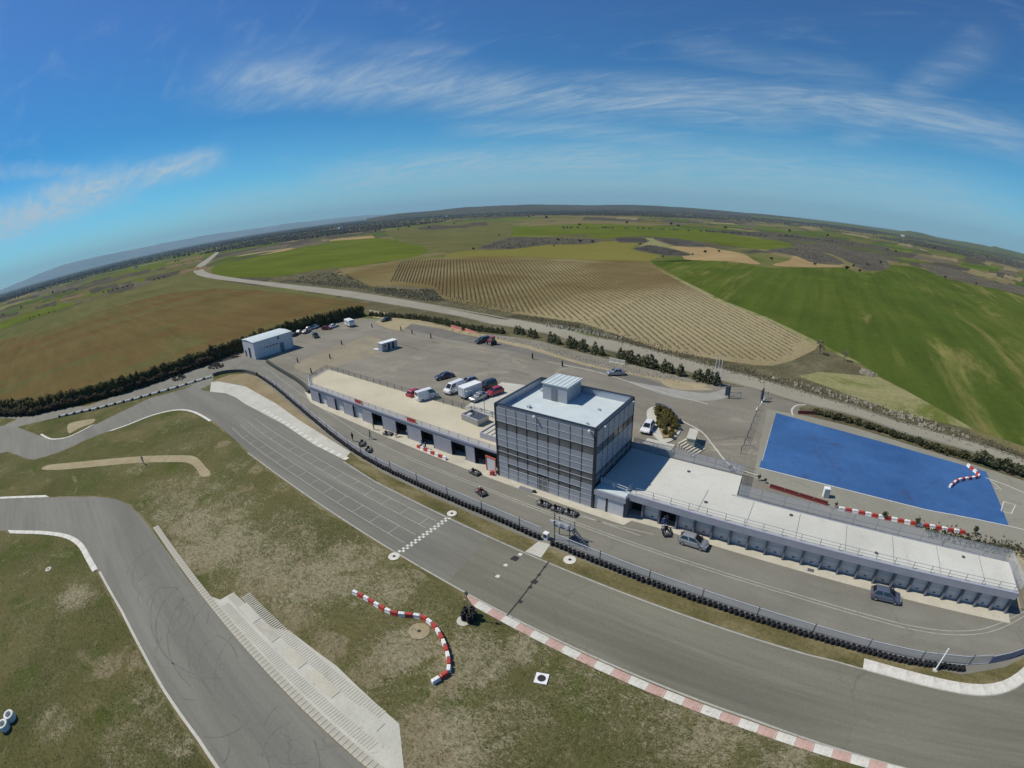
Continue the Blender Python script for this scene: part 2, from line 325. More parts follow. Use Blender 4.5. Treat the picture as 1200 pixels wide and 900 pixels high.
# ------------------------------------------------------------------ mesh helpers
class MB:
    def __init__(s): s.v, s.f, s.m = [], [], []
    def add(s, vs, fs, mi=0):
        o = len(s.v); s.v += [tuple(v) for v in vs]; s.f += [tuple(i+o for i in f) for f in fs]; s.m += [mi]*len(fs); return s
    def box(s, c, d, rz=0, mi=0, taper=1.0, taper_y=None):
        ty = taper if taper_y is None else taper_y
        x, y, z = d[0]/2, d[1]/2, d[2]/2; cs, sn = math.cos(rz), math.sin(rz); vs = []
        for dz in (-1, 1):
            kx, ky = (1, 1) if dz < 0 else (taper, ty)
            for dx, dy in ((-1, -1), (1, -1), (1, 1), (-1, 1)):
                a, b = dx*x*kx, dy*y*ky
                vs.append((c[0]+a*cs-b*sn, c[1]+a*sn+b*cs, c[2]+dz*z))
        return s.add(vs, [(3, 2, 1, 0), (4, 5, 6, 7), (0, 1, 5, 4), (1, 2, 6, 5), (2, 3, 7, 6), (3, 0, 4, 7)], mi)
    def prism(s, pts, z0, z1, mi=0):
        n = len(pts)
        a = sum(pts[i][0]*pts[(i+1) % n][1]-pts[(i+1) % n][0]*pts[i][1] for i in range(n))
        if a < 0: pts = pts[::-1]
        vs = [(p[0], p[1], z0) for p in pts]+[(p[0], p[1], z1) for p in pts]
        return s.add(vs, [tuple(range(n))[::-1], tuple(range(n, 2*n))]+[(i, (i+1) % n, n+(i+1) % n, n+i) for i in range(n)], mi)
    def extr(s, prof, y0, y1, mi=0):      # profile in xz, extruded along y
        n = len(prof)
        vs = [(p[0], y0, p[1]) for p in prof]+[(p[0], y1, p[1]) for p in prof]
        return s.add(vs, [tuple(range(n)), tuple(range(n, 2*n))[::-1]]+[(i, n+i, n+(i+1) % n, (i+1) % n) for i in range(n)], mi)
    def tube(s, path, r, seg=6, mi=0, cap=True):
        path = [Vector(p) for p in path]; n = len(path); rr = r if isinstance(r, (list, tuple)) else [r]*n; vs = []
        for i, p in enumerate(path):
            t = (path[min(i+1, n-1)]-path[max(i-1, 0)]).normalized()
            a = t.cross(Vector((0, 0, 1)));
            if a.length < 1e-4: a = Vector((1, 0, 0))
            a.normalize(); b = a.cross(t)
            for k in range(seg):
                q = 2*math.pi*k/seg; vs.append(p+(a*math.cos(q)+b*math.sin(q))*rr[i])
        fs = [(i*seg+k, i*seg+(k+1) % seg, (i+1)*seg+(k+1) % seg, (i+1)*seg+k) for i in range(n-1) for k in range(seg)]
        if cap: fs += [tuple(range(seg)), tuple(range((n-1)*seg, n*seg))[::-1]]
        return s.add(vs, fs, mi)
    def cyl(s, c, r, hgt, seg=14, mi=0, r2=None):
        r2 = r if r2 is None else r2
        vs = [(c[0]+rr*math.cos(2*math.pi*k/seg), c[1]+rr*math.sin(2*math.pi*k/seg), c[2]+z) for z, rr in ((0, r), (hgt, r2)) for k in range(seg)]
        return s.add(vs, [tuple(range(seg))[::-1], tuple(range(seg, 2*seg))]+[(k, (k+1) % seg, seg+(k+1) % seg, seg+k) for k in range(seg)], mi)
    def ring(s, c, ax, R, r, seg=14, sub=6, mi=0, flat=1.0):
        ax = Vector(ax).normalized(); a = ax.orthogonal().normalized(); b = ax.cross(a); vs = []; c = Vector(c)
        for i in range(seg):
            q = 2*math.pi*i/seg; d = a*math.cos(q)+b*math.sin(q)
            for k in range(sub):
                w = 2*math.pi*k/sub; vs.append(c+d*(R+r*math.cos(w))+ax*(r*flat*math.sin(w)))
        fs = [(i*sub+k, i*sub+(k+1) % sub, ((i+1) % seg)*sub+(k+1) % sub, ((i+1) % seg)*sub+k) for i in range(seg) for k in range(sub)]
        return s.add(vs, fs, mi)
    def ball(s, c, r, seg=8, rings=5, mi=0):
        r = (r, r, r) if not isinstance(r, (tuple, list)) else r
        vs = [(c[0], c[1], c[2]-r[2])]
        for j in range(1, rings):
            p = math.pi*j/rings-math.pi/2
            for k in range(seg):
                q = 2*math.pi*k/seg; vs.append((c[0]+r[0]*math.cos(p)*math.cos(q), c[1]+r[1]*math.cos(p)*math.sin(q), c[2]+r[2]*math.sin(p)))
        vs.append((c[0], c[1], c[2]+r[2])); t = len(vs)-1
        fs = [(0, 1+(k+1) % seg, 1+k) for k in range(seg)]+[(t, t-seg+k, t-seg+(k+1) % seg) for k in range(seg)]
        fs += [(1+j*seg+k, 1+j*seg+(k+1) % seg, 1+(j+1)*seg+(k+1) % seg, 1+(j+1)*seg+k) for j in range(rings-2) for k in range(seg)]
        return s.add(vs, fs, mi)
    def mesh(s, name, mats, smooth=False):
        me = bpy.data.meshes.new(name); me.from_pydata(s.v, [], s.f)
        for m in (mats if isinstance(mats, (list, tuple)) else [mats]): me.materials.append(m)
        me.polygons.foreach_set('material_index', s.m)
        bm = bmesh.new(); bm.from_mesh(me); bmesh.ops.recalc_face_normals(bm, faces=bm.faces); bm.to_mesh(me); bm.free()
        if smooth: me.polygons.foreach_set('use_smooth', [True]*len(me.polygons))
        me.update(); return me
    def build(s, name, mats, parent=None, loc=(0, 0, 0), rz=0, smooth=False, bevel=0):
        return link(name, s.mesh(name, mats, smooth), parent, loc, rz, bevel)
def link(name, me, parent=None, loc=(0, 0, 0), rz=0, bevel=0):
    o = bpy.data.objects.new(name, me); COL.objects.link(o); o.location = loc; o.rotation_euler = (0, 0, rz)
    if parent is not None: o.parent = parent
    if bevel:
        b = o.modifiers.new('bevel', 'BEVEL'); b.width = bevel; b.segments = 2; b.limit_method = 'ANGLE'
    return o
def tag(o, label=None, cat=None, group=None, kind=None):
    if label: o['label'] = label
    if cat: o['category'] = cat
    if group: o['group'] = group
    if kind: o['kind'] = kind
    return o
def thing(name, label, cat, loc=(0, 0, 0), rz=0, group=None):
    o = bpy.data.objects.new(name, None); COL.objects.link(o); o.location = loc; o.rotation_euler = (0, 0, rz); o.empty_display_size = .3
    return tag(o, label, cat, group)
def copy_tree(o, parent=None):
    c = o.copy(); COL.objects.link(c)
    if parent is not None: c.parent = parent
    for ch in list(o.children): copy_tree(ch, c)
    return c

# polygons laid on the terrain
def cat_rom(pts, closed=False, n=6):
    out = []; N = len(pts)
    for i in range(N if closed else N-1):
        g = lambda k: Vector((*pts[k % N if closed else min(max(k, 0), N-1)][:2], 0))
        p0, p1, p2, p3 = g(i-1), g(i), g(i+1), g(i+2)
        for k in range(n):
            t = k/n
            q = .5*((2*p1)+(-p0+p2)*t+(2*p0-5*p1+4*p2-p3)*t*t+(-p0+3*p1-3*p2+p3)*t**3)
            out.append((q.x, q.y))
    if not closed: out.append(tuple(pts[-1][:2]))
    return out
def simple(pts):
    out = []
    for p in pts:
        if not out or math.hypot(p[0]-out[-1][0], p[1]-out[-1][1]) > .02: out.append((p[0], p[1]))
    if math.hypot(out[0][0]-out[-1][0], out[0][1]-out[-1][1]) < .02: out.pop()
    return out
def tri(pts, off):
    pts = simple(pts); n = len(pts)
    if sum(pts[i][0]*pts[(i+1) % n][1]-pts[(i+1) % n][0]*pts[i][1] for i in range(n)) < 0: pts = pts[::-1]
    vs = [Vector(p) for p in pts]; es = [(i, (i+1) % n) for i in range(n)]
    for ax, cs in ((0, (XR0, XR1)), (1, (YS0, YS1))):
        for c in cs:
            cr = []
            for i in range(n):
                a, b = pts[i], pts[(i+1) % n]
                if (a[ax]-c)*(b[ax]-c) < 0:
                    t = (c-a[ax])/(b[ax]-a[ax]); cr.append(a[1-ax]+t*(b[1-ax]-a[1-ax]))
            cr.sort()
            for a, b in zip(cr[::2], cr[1::2]):
                k = len(vs); vs += [Vector((c, a) if ax == 0 else (a, c)), Vector((c, b) if ax == 0 else (b, c))]; es.append((k, k+1))
    V, E_, F, *_ = delaunay_2d_cdt(vs, es, [], 1, 1e-5)
    return [(v.x, v.y, h(v.x, v.y)+off) for v in V], [tuple(f) for f in F]
def sheet(name, pts, off, mat, kind='structure', parent=None):
    vs, fs = tri(pts, off); me = bpy.data.meshes.new(name); me.from_pydata(vs, [], fs); me.materials.append(mat)
    bm = bmesh.new(); bm.from_mesh(me)
    for f in bm.faces:
        if f.normal.z < 0: f.normal_flip()
    bm.to_mesh(me); bm.free()
    o = bpy.data.objects.new(name, me); COL.objects.link(o)
    if parent is not None: o.parent = parent
    elif kind: o['kind'] = kind
    return o
def offset_line(pts, d):
    out = []; n = len(pts)
    for i in range(n):
        a, b = Vector(pts[max(i-1, 0)][:2]), Vector(pts[min(i+1, n-1)][:2]); t = (b-a).normalized()
        out.append((pts[i][0]-t.y*d, pts[i][1]+t.x*d))
    return out
def ribbon(name, pts, w, off, mat, parent=None, kind='structure'):
    a, b = offset_line(pts, w/2), offset_line(pts, -w/2); n = len(pts)
    vs = [(p[0], p[1], h(*p)+off) for p in a]+[(p[0], p[1], h(*p)+off) for p in b]
    me = bpy.data.meshes.new(name); me.from_pydata(vs, [], [(i, n+i, n+i+1, i+1) for i in range(n-1)]); me.materials.append(mat)
    o = bpy.data.objects.new(name, me); COL.objects.link(o)
    if parent is not None: o.parent = parent
    elif kind: o['kind'] = kind
    return o
def rough_ribbon(name, pts, w, off, mat):
    st = along(pts, .9); r = random.Random(len(pts)); a, b = [], []
    for x, y, t_ in st:
        k1, k2 = w*r.uniform(.35, 1.15)/2, w*r.uniform(.35, 1.15)/2
        a.append((x-math.sin(t_)*k1, y+math.cos(t_)*k1)); b.append((x+math.sin(t_)*k2, y-math.cos(t_)*k2))
    n = len(a); me = bpy.data.meshes.new(name); me.from_pydata([(p[0], p[1], h(*p)+off) for p in a+b], [], [(i, n+i, n+i+1, i+1) for i in range(n-1)]); me.materials.append(mat)
    o = bpy.data.objects.new(name, me); COL.objects.link(o); o['kind'] = 'structure'; return o
def px_line(pl, n=5): return cat_rom([P2(*p) for p in pl], n=n)
def along(pts, step, start=0.):
    """points every `step` metres along a polyline with the local heading"""
    out = []; d = start; acc = 0.
    for a, b in zip(pts, pts[1:]):
        L = math.hypot(b[0]-a[0], b[1]-a[1])
        while d <= acc+L:
            t = (d-acc)/max(L, 1e-9); out.append((a[0]+(b[0]-a[0])*t, a[1]+(b[1]-a[1])*t, math.atan2(b[1]-a[1], b[0]-a[0]))); d += step
        acc += L
    return out

# ------------------------------------------------------------------ ground
def build_ground():
    def ladder(keys):
        c = set(keys)
        v = 40.
        while v < 300: c |= {v, -v}; v += 40
        while v < 45000: c |= {v, -v}; v *= 1.35
        c |= {45000., -45000.}
        return sorted(c)
    xs, ys = ladder((0., XR0, XR1)), ladder((0., YS0, YS1)); nx = len(xs)
    vs = [(x, y, h(x, y)) for y in ys for x in xs]
    fs = [(j*nx+i, j*nx+i+1, (j+1)*nx+i+1, (j+1)*nx+i) for j in range(len(ys)-1) for i in range(nx-1)]
    m, t, b = newmat('farmland'); c = coords(t)
    wv = t.vec('ADD', c, t.vec('SCALE', t.vec('SUBTRACT', t.noise(c, .004, 4), (.5, .5, .5))))
    vo = t.n.new('ShaderNodeTexVoronoi'); vo.feature = 'F1'; vo.inputs['Scale'].default_value = 1/230
    vo.inputs['Randomness'].default_value = .9
    nv = t.n.new('ShaderNodeTexNoise'); nv.inputs['Scale'].default_value = .006; nv.inputs['Detail'].default_value = 3; t.put(nv.inputs['Vector'], c)
    wob = t.n.new('ShaderNodeVectorMath'); wob.operation = 'MULTIPLY_ADD'
    t.put(wob.inputs[0], nv.outputs['Color']); wob.inputs[1].default_value = (150, 150, 0); t.put(wob.inputs[2], t.mapping(c, scale=(1, .55, 1), rot=(0, 0, .5)))
    t.put(vo.inputs['Vector'], wob.outputs[0])
    sp = t.n.new('ShaderNodeSeparateColor'); t.put(sp.inputs[0], vo.outputs['Color'])
    fld = t.ramp(sp.outputs[0], [(0, (.075, .105, .028)), (.18, (.12, .125, .045)), (.34, (.155, .135, .065)), (.5, (.095, .088, .058)), (.62, (.10, .135, .03)), (.74, (.20, .165, .085)), (.84, (.085, .08, .06)), (.93, (.145, .135, .06))], 'CONSTANT')
    fld = t.mix(1.0, fld, t.ramp(t.noise(c, .03, 6, .65), [(.3, (.8,)*3), (.7, (1.18,)*3)]), 'MULTIPLY')
    vo2 = t.n.new('ShaderNodeTexVoronoi'); vo2.inputs['Scale'].default_value = 1/95; t.put(vo2.inputs['Vector'], wob.outputs[0])
    sp2 = t.n.new('ShaderNodeSeparateColor'); t.put(sp2.inputs[0], vo2.outputs['Color'])
    fl2 = t.ramp(sp2.outputs[1], [(0, (.07, .10, .022)), (.16, (.115, .11, .04)), (.30, (.20, .165, .085)), (.40, (.085, .078, .055)), (.55, (.085, .125, .022)), (.70, (.26, .22, .12)), (.78, (.07, .066, .05)), (.90, (.13, .145, .04))], 'CONSTANT')
    fld = t.mix(t.smooth(t.noise(c, .0028, 3), .40, .46), fl2, fld)
    scr = t.smooth(t.noise(c, .0042, 9, .68, .5), .54, .585)
    col = t.mix(scr, fld, t.ramp(t.noise(c, .05, 5, .7), [(.35, (.052, .048, .042)), (.65, (.092, .085, .068))]))
    spd = t.n.new('ShaderNodeSeparateXYZ'); t.put(spd.inputs[0], c)
    dist = t.vec('LENGTH', t.mapping(c, scale=(1, 1, 0)))
    wd = t.math('MULTIPLY', t.smooth(dist, 2200, 4200), t.smooth(t.noise(c, .0011, 8, .7), .36, .50))
    col = t.mix(t.math('MULTIPLY', wd, .9), col, (.046, .046, .048))
    t.put(b.inputs['Base Color'], col); b.inputs['Roughness'].default_value = 1; b.inputs['Specular IOR Level'].default_value = 0
    me = bpy.data.meshes.new('ground'); me.from_pydata(vs, [], fs); me.materials.append(m)
    o = bpy.data.objects.new('ground', me); COL.objects.link(o); o['kind'] = 'structure'
build_ground()
sheet('infield_grass', [(-240, -140), (150, -140), (150, 52.9), (-104, 52.9), (-150, 60), (-165, 20), (-205, -30)], .010, GRASS)
sheet('earth_bank', [(34.5, 52.95), (150, 52.95), (150, 60.5), (34.5, 60.5)], .016, SAND)

# far fields beyond the circuit
def pxs(name, pl, off, mat, smooth=0):
    w = [P2(*p) for p in pl]
    return sheet(name, cat_rom(w, True, smooth) if smooth else w, off, mat)
pxs('meadow', [(0, 388), (70, 365), (120, 346), (175, 330), (200, 320), (226, 314), (232, 323), (250, 327.5), (300, 335), (375, 346), (425, 353), (300, 352), (180, 368), (90, 392), (-60, 440), (-60, 408)], .03, OLIVE)
sheet('brown_field', [P2(*p) for p in [(-60, 415), (0, 399), (60, 386), (120, 364), (190, 345), (250, 338), (300, 340), (375, 349), (425, 354), (430, 357)]] + [(-166, 118), (-169, 81), (-165, 57), (-162, 28), (-163, 3), (-215, -38), (-240, -90)], .036, BROWN)
pxs('grass_strip', [(-40, 395), (0, 378), (60, 358), (120, 338), (170, 325), (175, 330), (120, 345), (70, 364), (0, 387), (-40, 404)], .036, LIME)
pxs('soil_strip', [(0, 372), (60, 351), (130, 331), (200, 309), (240, 300), (236, 307), (226, 312), (200, 319), (120, 338), (60, 358), (0, 378)], .03, TAN if False else OLIVE)
pxs('green_strip', [(95, 331), (150, 315), (205, 305), (255, 294), (247, 301), (205, 310), (150, 321)], .034, LIME)
pxs('green_meadow', [(470, 284), (450, 272), (475, 266), (550, 260), (600, 259), (600, 291), (540, 294), (525, 297), (500, 290)], .03, OLIVE)
pxs('lime_crop', [(247, 318), (260, 309), (300, 301), (332, 294), (382, 282.5), (440, 279), (470, 284), (500, 290), (490, 300), (425, 311), (375, 316), (325, 324), (275, 325)], .04, LIME, 3)
pxs('brown_strip', [(300, 300), (340, 290), (382, 281), (436, 276), (440, 279), (382, 283), (332, 294.5)], .044, TAN)
pxs('far_green_crop', [(600, 267.5), (687, 262), (775, 265.5), (850, 273), (930, 286), (960, 296), (887, 292), (837, 285), (750, 276), (705, 280), (687, 275), (600, 277)], .05, LIME)
pxs('olive_field', [(525, 297.5), (540, 294.5), (600, 291), (650, 286), (720, 282.5), (748, 285), (738, 292), (775, 300), (760, 306), (700, 305), (600, 300.5), (520, 302)], .04, MG('crop_olive', [(.3, (.145, .14, .035)), (.7, (.185, .17, .05))], .01, fine=.3, fvar=.1))
pxs('soil_field', [(785, 290), (825, 288.5), (865, 296), (882, 304), (887, 310), (812, 305), (800, 300), (812, 297)], .05, TAN, 3)
pxs('fallow_field', [(905, 311), (925, 305), (932, 299), (955, 301), (990, 311), (955, 313)], .05, TAN, 3)
pxs('pale_track_field', [(757, 279), (766, 279), (792, 288), (812, 297), (800, 299), (788, 292), (758, 287), (745, 291), (757, 284)], .048, STUB)
pxs('yellow_strip', [(955, 288), (985, 297), (1010, 310), (1000, 309), (965, 294)], .05, LIME)
for i, pl in enumerate([[(720, 279), (755, 279.5), (759, 284), (725, 284)], [(765, 279), (795, 280), (832, 289), (790, 288)],
          [(742, 292), (762, 287.5), (790, 292.5), (810, 299), (780, 299.5)], [(898, 294), (925, 290), (962, 295), (990, 309), (955, 308.5), (932, 300)],
          [(925, 287.5), (975, 286), (1020, 307), (1000, 309), (975, 298)], [(992, 296), (1028, 297), (1042, 310), (1035, 317), (1010, 316), (990, 300)],
          [(1078, 308), (1125, 317), (1165, 330), (1230, 343), (1230, 352), (1150, 335), (1100, 323)], [(600, 278), (655, 279), (704, 281), (690, 286), (640, 287), (600, 292), (560, 291)]]):
    pxs('scrub_land', pl, .055+.012*i, SCRUB_G, 3)
pxs('road_verge', [(320, 326), (375, 316), (400, 313), (417, 322), (435, 330), (507, 334), (520, 345), (600, 358), (688, 375), (730, 389), (820, 413), (880, 424), (905, 427), (930, 421), (955, 407), (985, 417), (1010, 432), (1060, 462), (1143, 508), (1260, 560), (1260, 580), (1143, 522), (1000, 479), (895, 447), (812, 424), (725, 402), (600, 375), (500, 357), (400, 341), (318, 330)], .02, VERGE)
pxs('vineyard_soil', [(400, 314), (435, 310), (475, 305), (520, 302), (600, 301), (700, 305.5), (760, 307), (800, 330), (850, 355), (900, 374), (950, 398), (960, 404), (955, 410), (928, 423), (905, 429), (883, 428), (850, 423), (820, 418), (775, 410), (730, 395), (687, 380), (600, 367), (550, 357), (520, 351), (508, 338), (470, 335), (435, 336), (417, 327), (390, 320)], .04, VINE_G)
pxs('green_crop', [(762, 306), (825, 305), (900, 314), (990, 314), (1007, 319), (1035, 315), (1040, 310), (1075, 312.5), (1112, 327.5), (1175, 335), (1260, 353), (1330, 380), (1330, 590), (1260, 556), (1200, 523), (1143, 504), (1106, 482), (1058, 456), (1030, 441), (1007, 425), (979, 413), (950, 397), (900, 373), (850, 354), (800, 329)], .045, GREEN)
pxs('field_margin', [(760, 306.6), (800, 328.5), (850, 353.5), (900, 372.5), (980, 412), (1010, 426), (1003, 426), (975, 413.5), (945, 399), (900, 375.5), (850, 356), (798, 331)], .052, STUB)
pxs('pale_stubble', [(935, 441), (960, 436), (1030, 442), (1060, 457), (1143, 504.5), (1110, 497), (1058, 486), (1000, 465)], .05, STUB)

pxs('corner_verge', [(395, 350), (425, 350), (470, 357), (520, 366), (560, 378), (520, 384), (470, 374), (432, 368), (405, 362)], .028, VERGE)
# country road behind the circuit
def band(name, A, B, off, mat, n=5, **k): return sheet(name, px_line(A, n)+px_line(B[::-1], n), off, mat, **k)
RU = [(257, 295.5), (250, 302.5), (240.5, 311), (238, 316), (246, 320.5), (270, 325), (300, 329), (350, 334.5), (400, 340), (450, 347.5), (500, 356), (550, 365), (600, 374), (675, 390), (725, 401), (812.5, 424), (860, 436.5), (895, 446), (959, 465), (1000, 477), (1058, 496), (1143, 520), (1200, 539), (1270, 565)]
RL = [(253, 295.5), (245, 301.5), (233, 309.5), (227, 316), (231.5, 322), (250, 326.5), (300, 333), (350, 340), (400, 347), (450, 355), (500, 363.5), (550, 373), (600, 383), (675, 400.5), (725, 413), (764, 424), (845, 445), (890, 457), (936.5, 471), (1001, 486.5), (1058, 506), (1086, 514), (1143, 530), (1200, 547), (1270, 573)]
band('country_road', RU, RL, .06, ROAD)
ribbon('farm_track', px_line([(242.5, 309), (262, 302), (300, 292.5), (325, 286), (350, 281)], 4), 8, .07, STUB)
for k in (1, -1):
    src = px_line(RU if k > 0 else RL, 5)[15:]
    ribbon('road_edge_line', offset_line(src, .45 if k > 0 else -.4), .22, .068, LINE)

# terrace: car park, plaza and the ground round the blue pad
sheet('car_park', [(-103.5, 57.05), (-142, 61.5), (-160, 57.5), (-166.5, 72), (-166, 84), (-163, 112), (-134, 119), (-87, 112.5), (-59, 105.5), (-37, 102), (-22, 99.6), (-12, 100.5), (0, 97), (22, 91.5), (48, 88.5), (100, 80), (100, 60.5), (34.6, 60.5), (34.6, 57.05)], .026, ASPH_P)
pxs('tan_lot', [(349, 424), (429, 394.5), (448, 401), (441, 415), (390, 431), (360, 437)], .032, MG('lot_tan', [(.3, (.235, .21, .152)), (.7, (.30, .268, .195))], .12, fine=2, fvar=.18, patch=((.21, .19, .15), .1, .52, .70)), 4)
pxs('dark_asphalt_patch', [(472, 384), (482, 380), (505, 384), (530, 388.5), (560, 394), (600, 405), (640, 416), (720, 435), (760, 445), (775, 452), (735, 446), (690, 432), (600, 412), (540, 400), (500, 391)], .032, ASPH_D, 3)
band('gravel_verge', [(432, 363), (470, 370), (520, 382), (560, 391), (600, 401), (680, 424), (760, 441), (830, 451)], [(437, 372), (475, 378), (520, 386), (560, 395), (600, 404.5), (680, 427), (745, 440), (790, 450), (822, 457)], .036, SAND)
pxs('sand_patch', [(452, 373), (470, 374), (482, 378), (470, 387), (455, 385), (440, 378)], .040, SAND, 4)
pxs('sand_patch', [(775, 444), (800, 447), (822, 453), (835, 457), (800, 457), (780, 452)], .040, SAND, 4)
pxs('pavement', [(735, 447), (760, 451), (800, 458), (830, 461), (850, 456), (856, 462), (845, 468), (820, 470), (790, 466), (760, 457)], .040, MG('pavement_grey', [(.3, (.26, .255, .23)), (.7, (.32, .315, .285))], .3, fine=3, fvar=.1), 3)
sheet('forecourt', [P2(*p) for p in [(543, 478), (588, 448), (620, 452), (600, 468), (585, 490), (560, 486)]], .036, CONC)
BLUE = [P2(*p) for p in [(909.6, 484.1), (960, 498), (1030, 517), (1100, 537), (1155.5, 553), (1182.4, 616.7), (1140, 607.8), (1085, 597.5), (1007, 578), (950, 563.5), (889.2, 548.2)]]
pxs('pad_surround', [(899, 479), (1000, 500), (1085, 521), (1160, 545), (1225, 568), (1240, 650), (1150, 632), (1060, 619), (990, 600), (905, 570), (882, 560)], .034, MG('asphalt_pale', [(.3, (.225, .218, .175)), (.7, (.275, .268, .22))], .1, fine=2, fvar=.12, patch=((.19, .185, .15), .15, .55, .72)))
sheet('blue_pad', BLUE, .040, BLUEP)
ribbon('painted_line', [BLUE[-1], BLUE[-2], BLUE[-3], BLUE[-4], BLUE[-5], BLUE[5], P2(1230, 628)], .16, .047, LINE_W)
ribbon('painted_line', px_line([(905, 497), (893, 540)], 2), .14, .047, LINE)
for pl in ([(1176, 588), (1190, 592), (1185, 602), (1173, 599), (1176, 588)], [(1160, 563), (1174, 574), (1166, 572)], [(1155, 560), (1180, 569), (1215, 584)]):
    ribbon('painted_line', [P2(*p) for p in pl], .18, .044, LINE_W)
ribbon('kerb_line', px_line([(791, 489), (806, 497), (823, 507), (837, 524), (855, 545), (880, 555), (889, 557)], 4), .3, .05, CONC)
ribbon('tyre_scuff', px_line([(640, 424), (700, 436), (760, 455), (830, 474)], 4), .4, .041, LINE)
ribbon('paving_joint', px_line([(349, 423), (400, 405), (429, 394), (470, 403), (545, 420), (620, 440)], 3), .35, .042, ASPH_D)
ribbon('paving_joint', px_line([(445, 386), (500, 398), (560, 411), (620, 425)], 3), .3, .042, SAND)

# ------------------------------------------------------------------ circuit
sheet('pit_lane', [(62, 52.9), (-103.5, 52.9), (-103.5, 57.1), (-145, 62), (-157.5, 58), (-160.5, 43), (-160, 31), (-161, 17), (-168, 3), (-178, -12.6), (-198, -30.6), (-225, -62), (-190, -62), (-150, -27), (-138, 0), (-132, 20), (-138, 40), (-145.2, 42.7), (-143, 47.5), (-138, 50.2), (-130.5, 51), (-114.4, 48.9), (-96.1, 45.6), (-72.4, 41.4), (-56.7, 39.9), (26.7, 39.6), (33, 42), (40, 46.5), (45, 51)], .020, ASPH_L)
A_LO = [P2(*p) for p in [(-70, 524), (0, 528), (32, 537.5), (50, 536), (75, 527.5), (100, 516), (125, 506), (150, 497.5), (175, 487.5), (200, 481), (217.5, 480), (232.5, 484), (250, 494), (275, 515), (297.5, 536)]]
A_UP = [P2(*p) for p in [(-70, 492), (20, 501), (45, 510), (57, 515), (70, 515), (87, 510), (107, 500), (125, 491), (150, 479), (175, 467), (217, 455), (246, 459), (265, 461), (276.7, 466), (288, 474), (300, 480), (332.5, 497.5), (370, 522.5)]]
lo_e = cat_rom(A_LO+[(-70, 27.6), (-55, 27.5)], n=5)
up_e = cat_rom(A_UP+[(-66.5, 38.3), (-56, 37.5)], n=5)
RIGHT_UP = cat_rom([(8, 37.3), (14, 37.2), (26.1, 36.9), (32, 38.0), (36.5, 41), (41, 46), (44, 52.8)], n=5)
RIGHT_LO = cat_rom([(4, 27.3), (19.7, 26.7), (32, 26.3), (44, 29), (53, 36), (58, 45), (60, 52.8)], n=5)
track = sheet('race_track', lo_e+[(-40.3, 27.6)]+[(-40.3, 37.5)]+up_e[::-1], .024, ASPH_G)
sheet('race_track', [(-40.3, 27.6), (-12, 27.4)]+RIGHT_LO+RIGHT_UP[::-1]+[(-20, 37.35), (-40.3, 37.5)], .024, ASPH)
sheet('asphalt_patch', [(-40.2, 27.7), (-31.3, 27.6), (-32.6, 37.3), (-40.2, 37.4)], .028, ASPH_G)
B_UP = [P2(*p) for p in [(-70, 588), (0, 585), (57, 583), (100, 582), (130, 584), (147.5, 590), (160, 600), (172.5, 614)]]+[(-70, 4.1), (-49.7, 4.9), (-26.5, 5.5), (0, 6.2), (40, 7.5)]
B_LO = [P2(*p) for p in [(-70, 621), (0, 622), (53, 622.7), (80, 626.7), (96.7, 636.7), (106.7, 653)]]+[(-66, -6.6), (-58.1, -5.9), (-45, -5.3), (-30.1, -4.8), (0, -4.2), (40, -4)]
b_up, b_lo = cat_rom(B_UP, n=5), cat_rom(B_LO, n=5)
sheet('race_track', b_lo+b_up[::-1], .024, ASPH_G)
pxs('grass_island', [(20, 500.5), (70, 488.5), (112, 479.5), (160, 468), (226, 451), (217, 455.5), (175, 467), (150, 479), (125, 491), (107, 500), (87, 510), (70, 515), (57, 515), (45, 510)], .030, GRASS)
pxs('grass_island', [(-60, 492), (0, 489.5), (20, 491), (4, 499), (-60, 507)], .030, GRASS)
pxs('gravel_patch', [(79, 500), (82, 496), (95, 493), (111, 491), (108, 496), (92, 502), (81, 508)], .034, SAND, 3)
pxs('infield_path', [(49, 550), (56, 545), (80, 542.5), (120, 538.5), (170, 534.5), (215, 533.5), (230, 536), (240, 546), (247, 556), (236, 558.5), (229, 548), (220, 542.5), (205, 541.5), (160, 542.5), (110, 547), (70, 550.5)], .016, SAND, 3)
pxs('dirt_strip', [(258, 443), (271, 439), (288, 438), (302, 442), (323, 456), (350, 479), (400, 520), (440, 543), (425, 541), (411, 530.5), (382, 512.5), (350, 492.5), (323, 473), (300, 460.5), (288, 453.5), (256, 447.5), (248, 447)], .0165, DIRT)
sheet('dry_verge', [(-66.5, 38.4), (-50, 37.5), (14, 37.3), (26, 37.2), (33, 39.5), (40, 46.5), (33, 42.2), (26.7, 40.3), (-56.7, 40.6), (-68, 41.4)], .014, GRASS_D)
for pl, mt in (([(205, 640), (235, 645), (300, 690), (345, 735), (400, 770), (470, 840), (475, 905), (520, 905), (505, 850), (440, 770), (370, 700), (300, 655), (240, 625)], DIRT), ([(400, 660), (440, 690), (480, 740), (500, 800), (540, 800), (520, 730), (470, 680), (430, 650)], GRASS_D), ([(640, 830), (760, 810), (860, 850), (960, 890), (900, 905), (760, 870)], GRASS_D), ([(130, 730), (180, 790), (215, 850), (235, 905), (150, 905), (90, 850), (60, 800)], GRASS_D)):
    pass
RUN = [P2(*p) for p in [(247.5, 448), (256, 447), (288, 453), (300, 460), (323, 472.7), (350, 492), (382, 512), (411, 530), (402.5, 539), (370, 522.5), (332.5, 497.5), (300, 480), (288, 474), (276.7, 466), (265, 461), (246, 459)]]
sheet('concrete_runoff', RUN, .030, CONC)
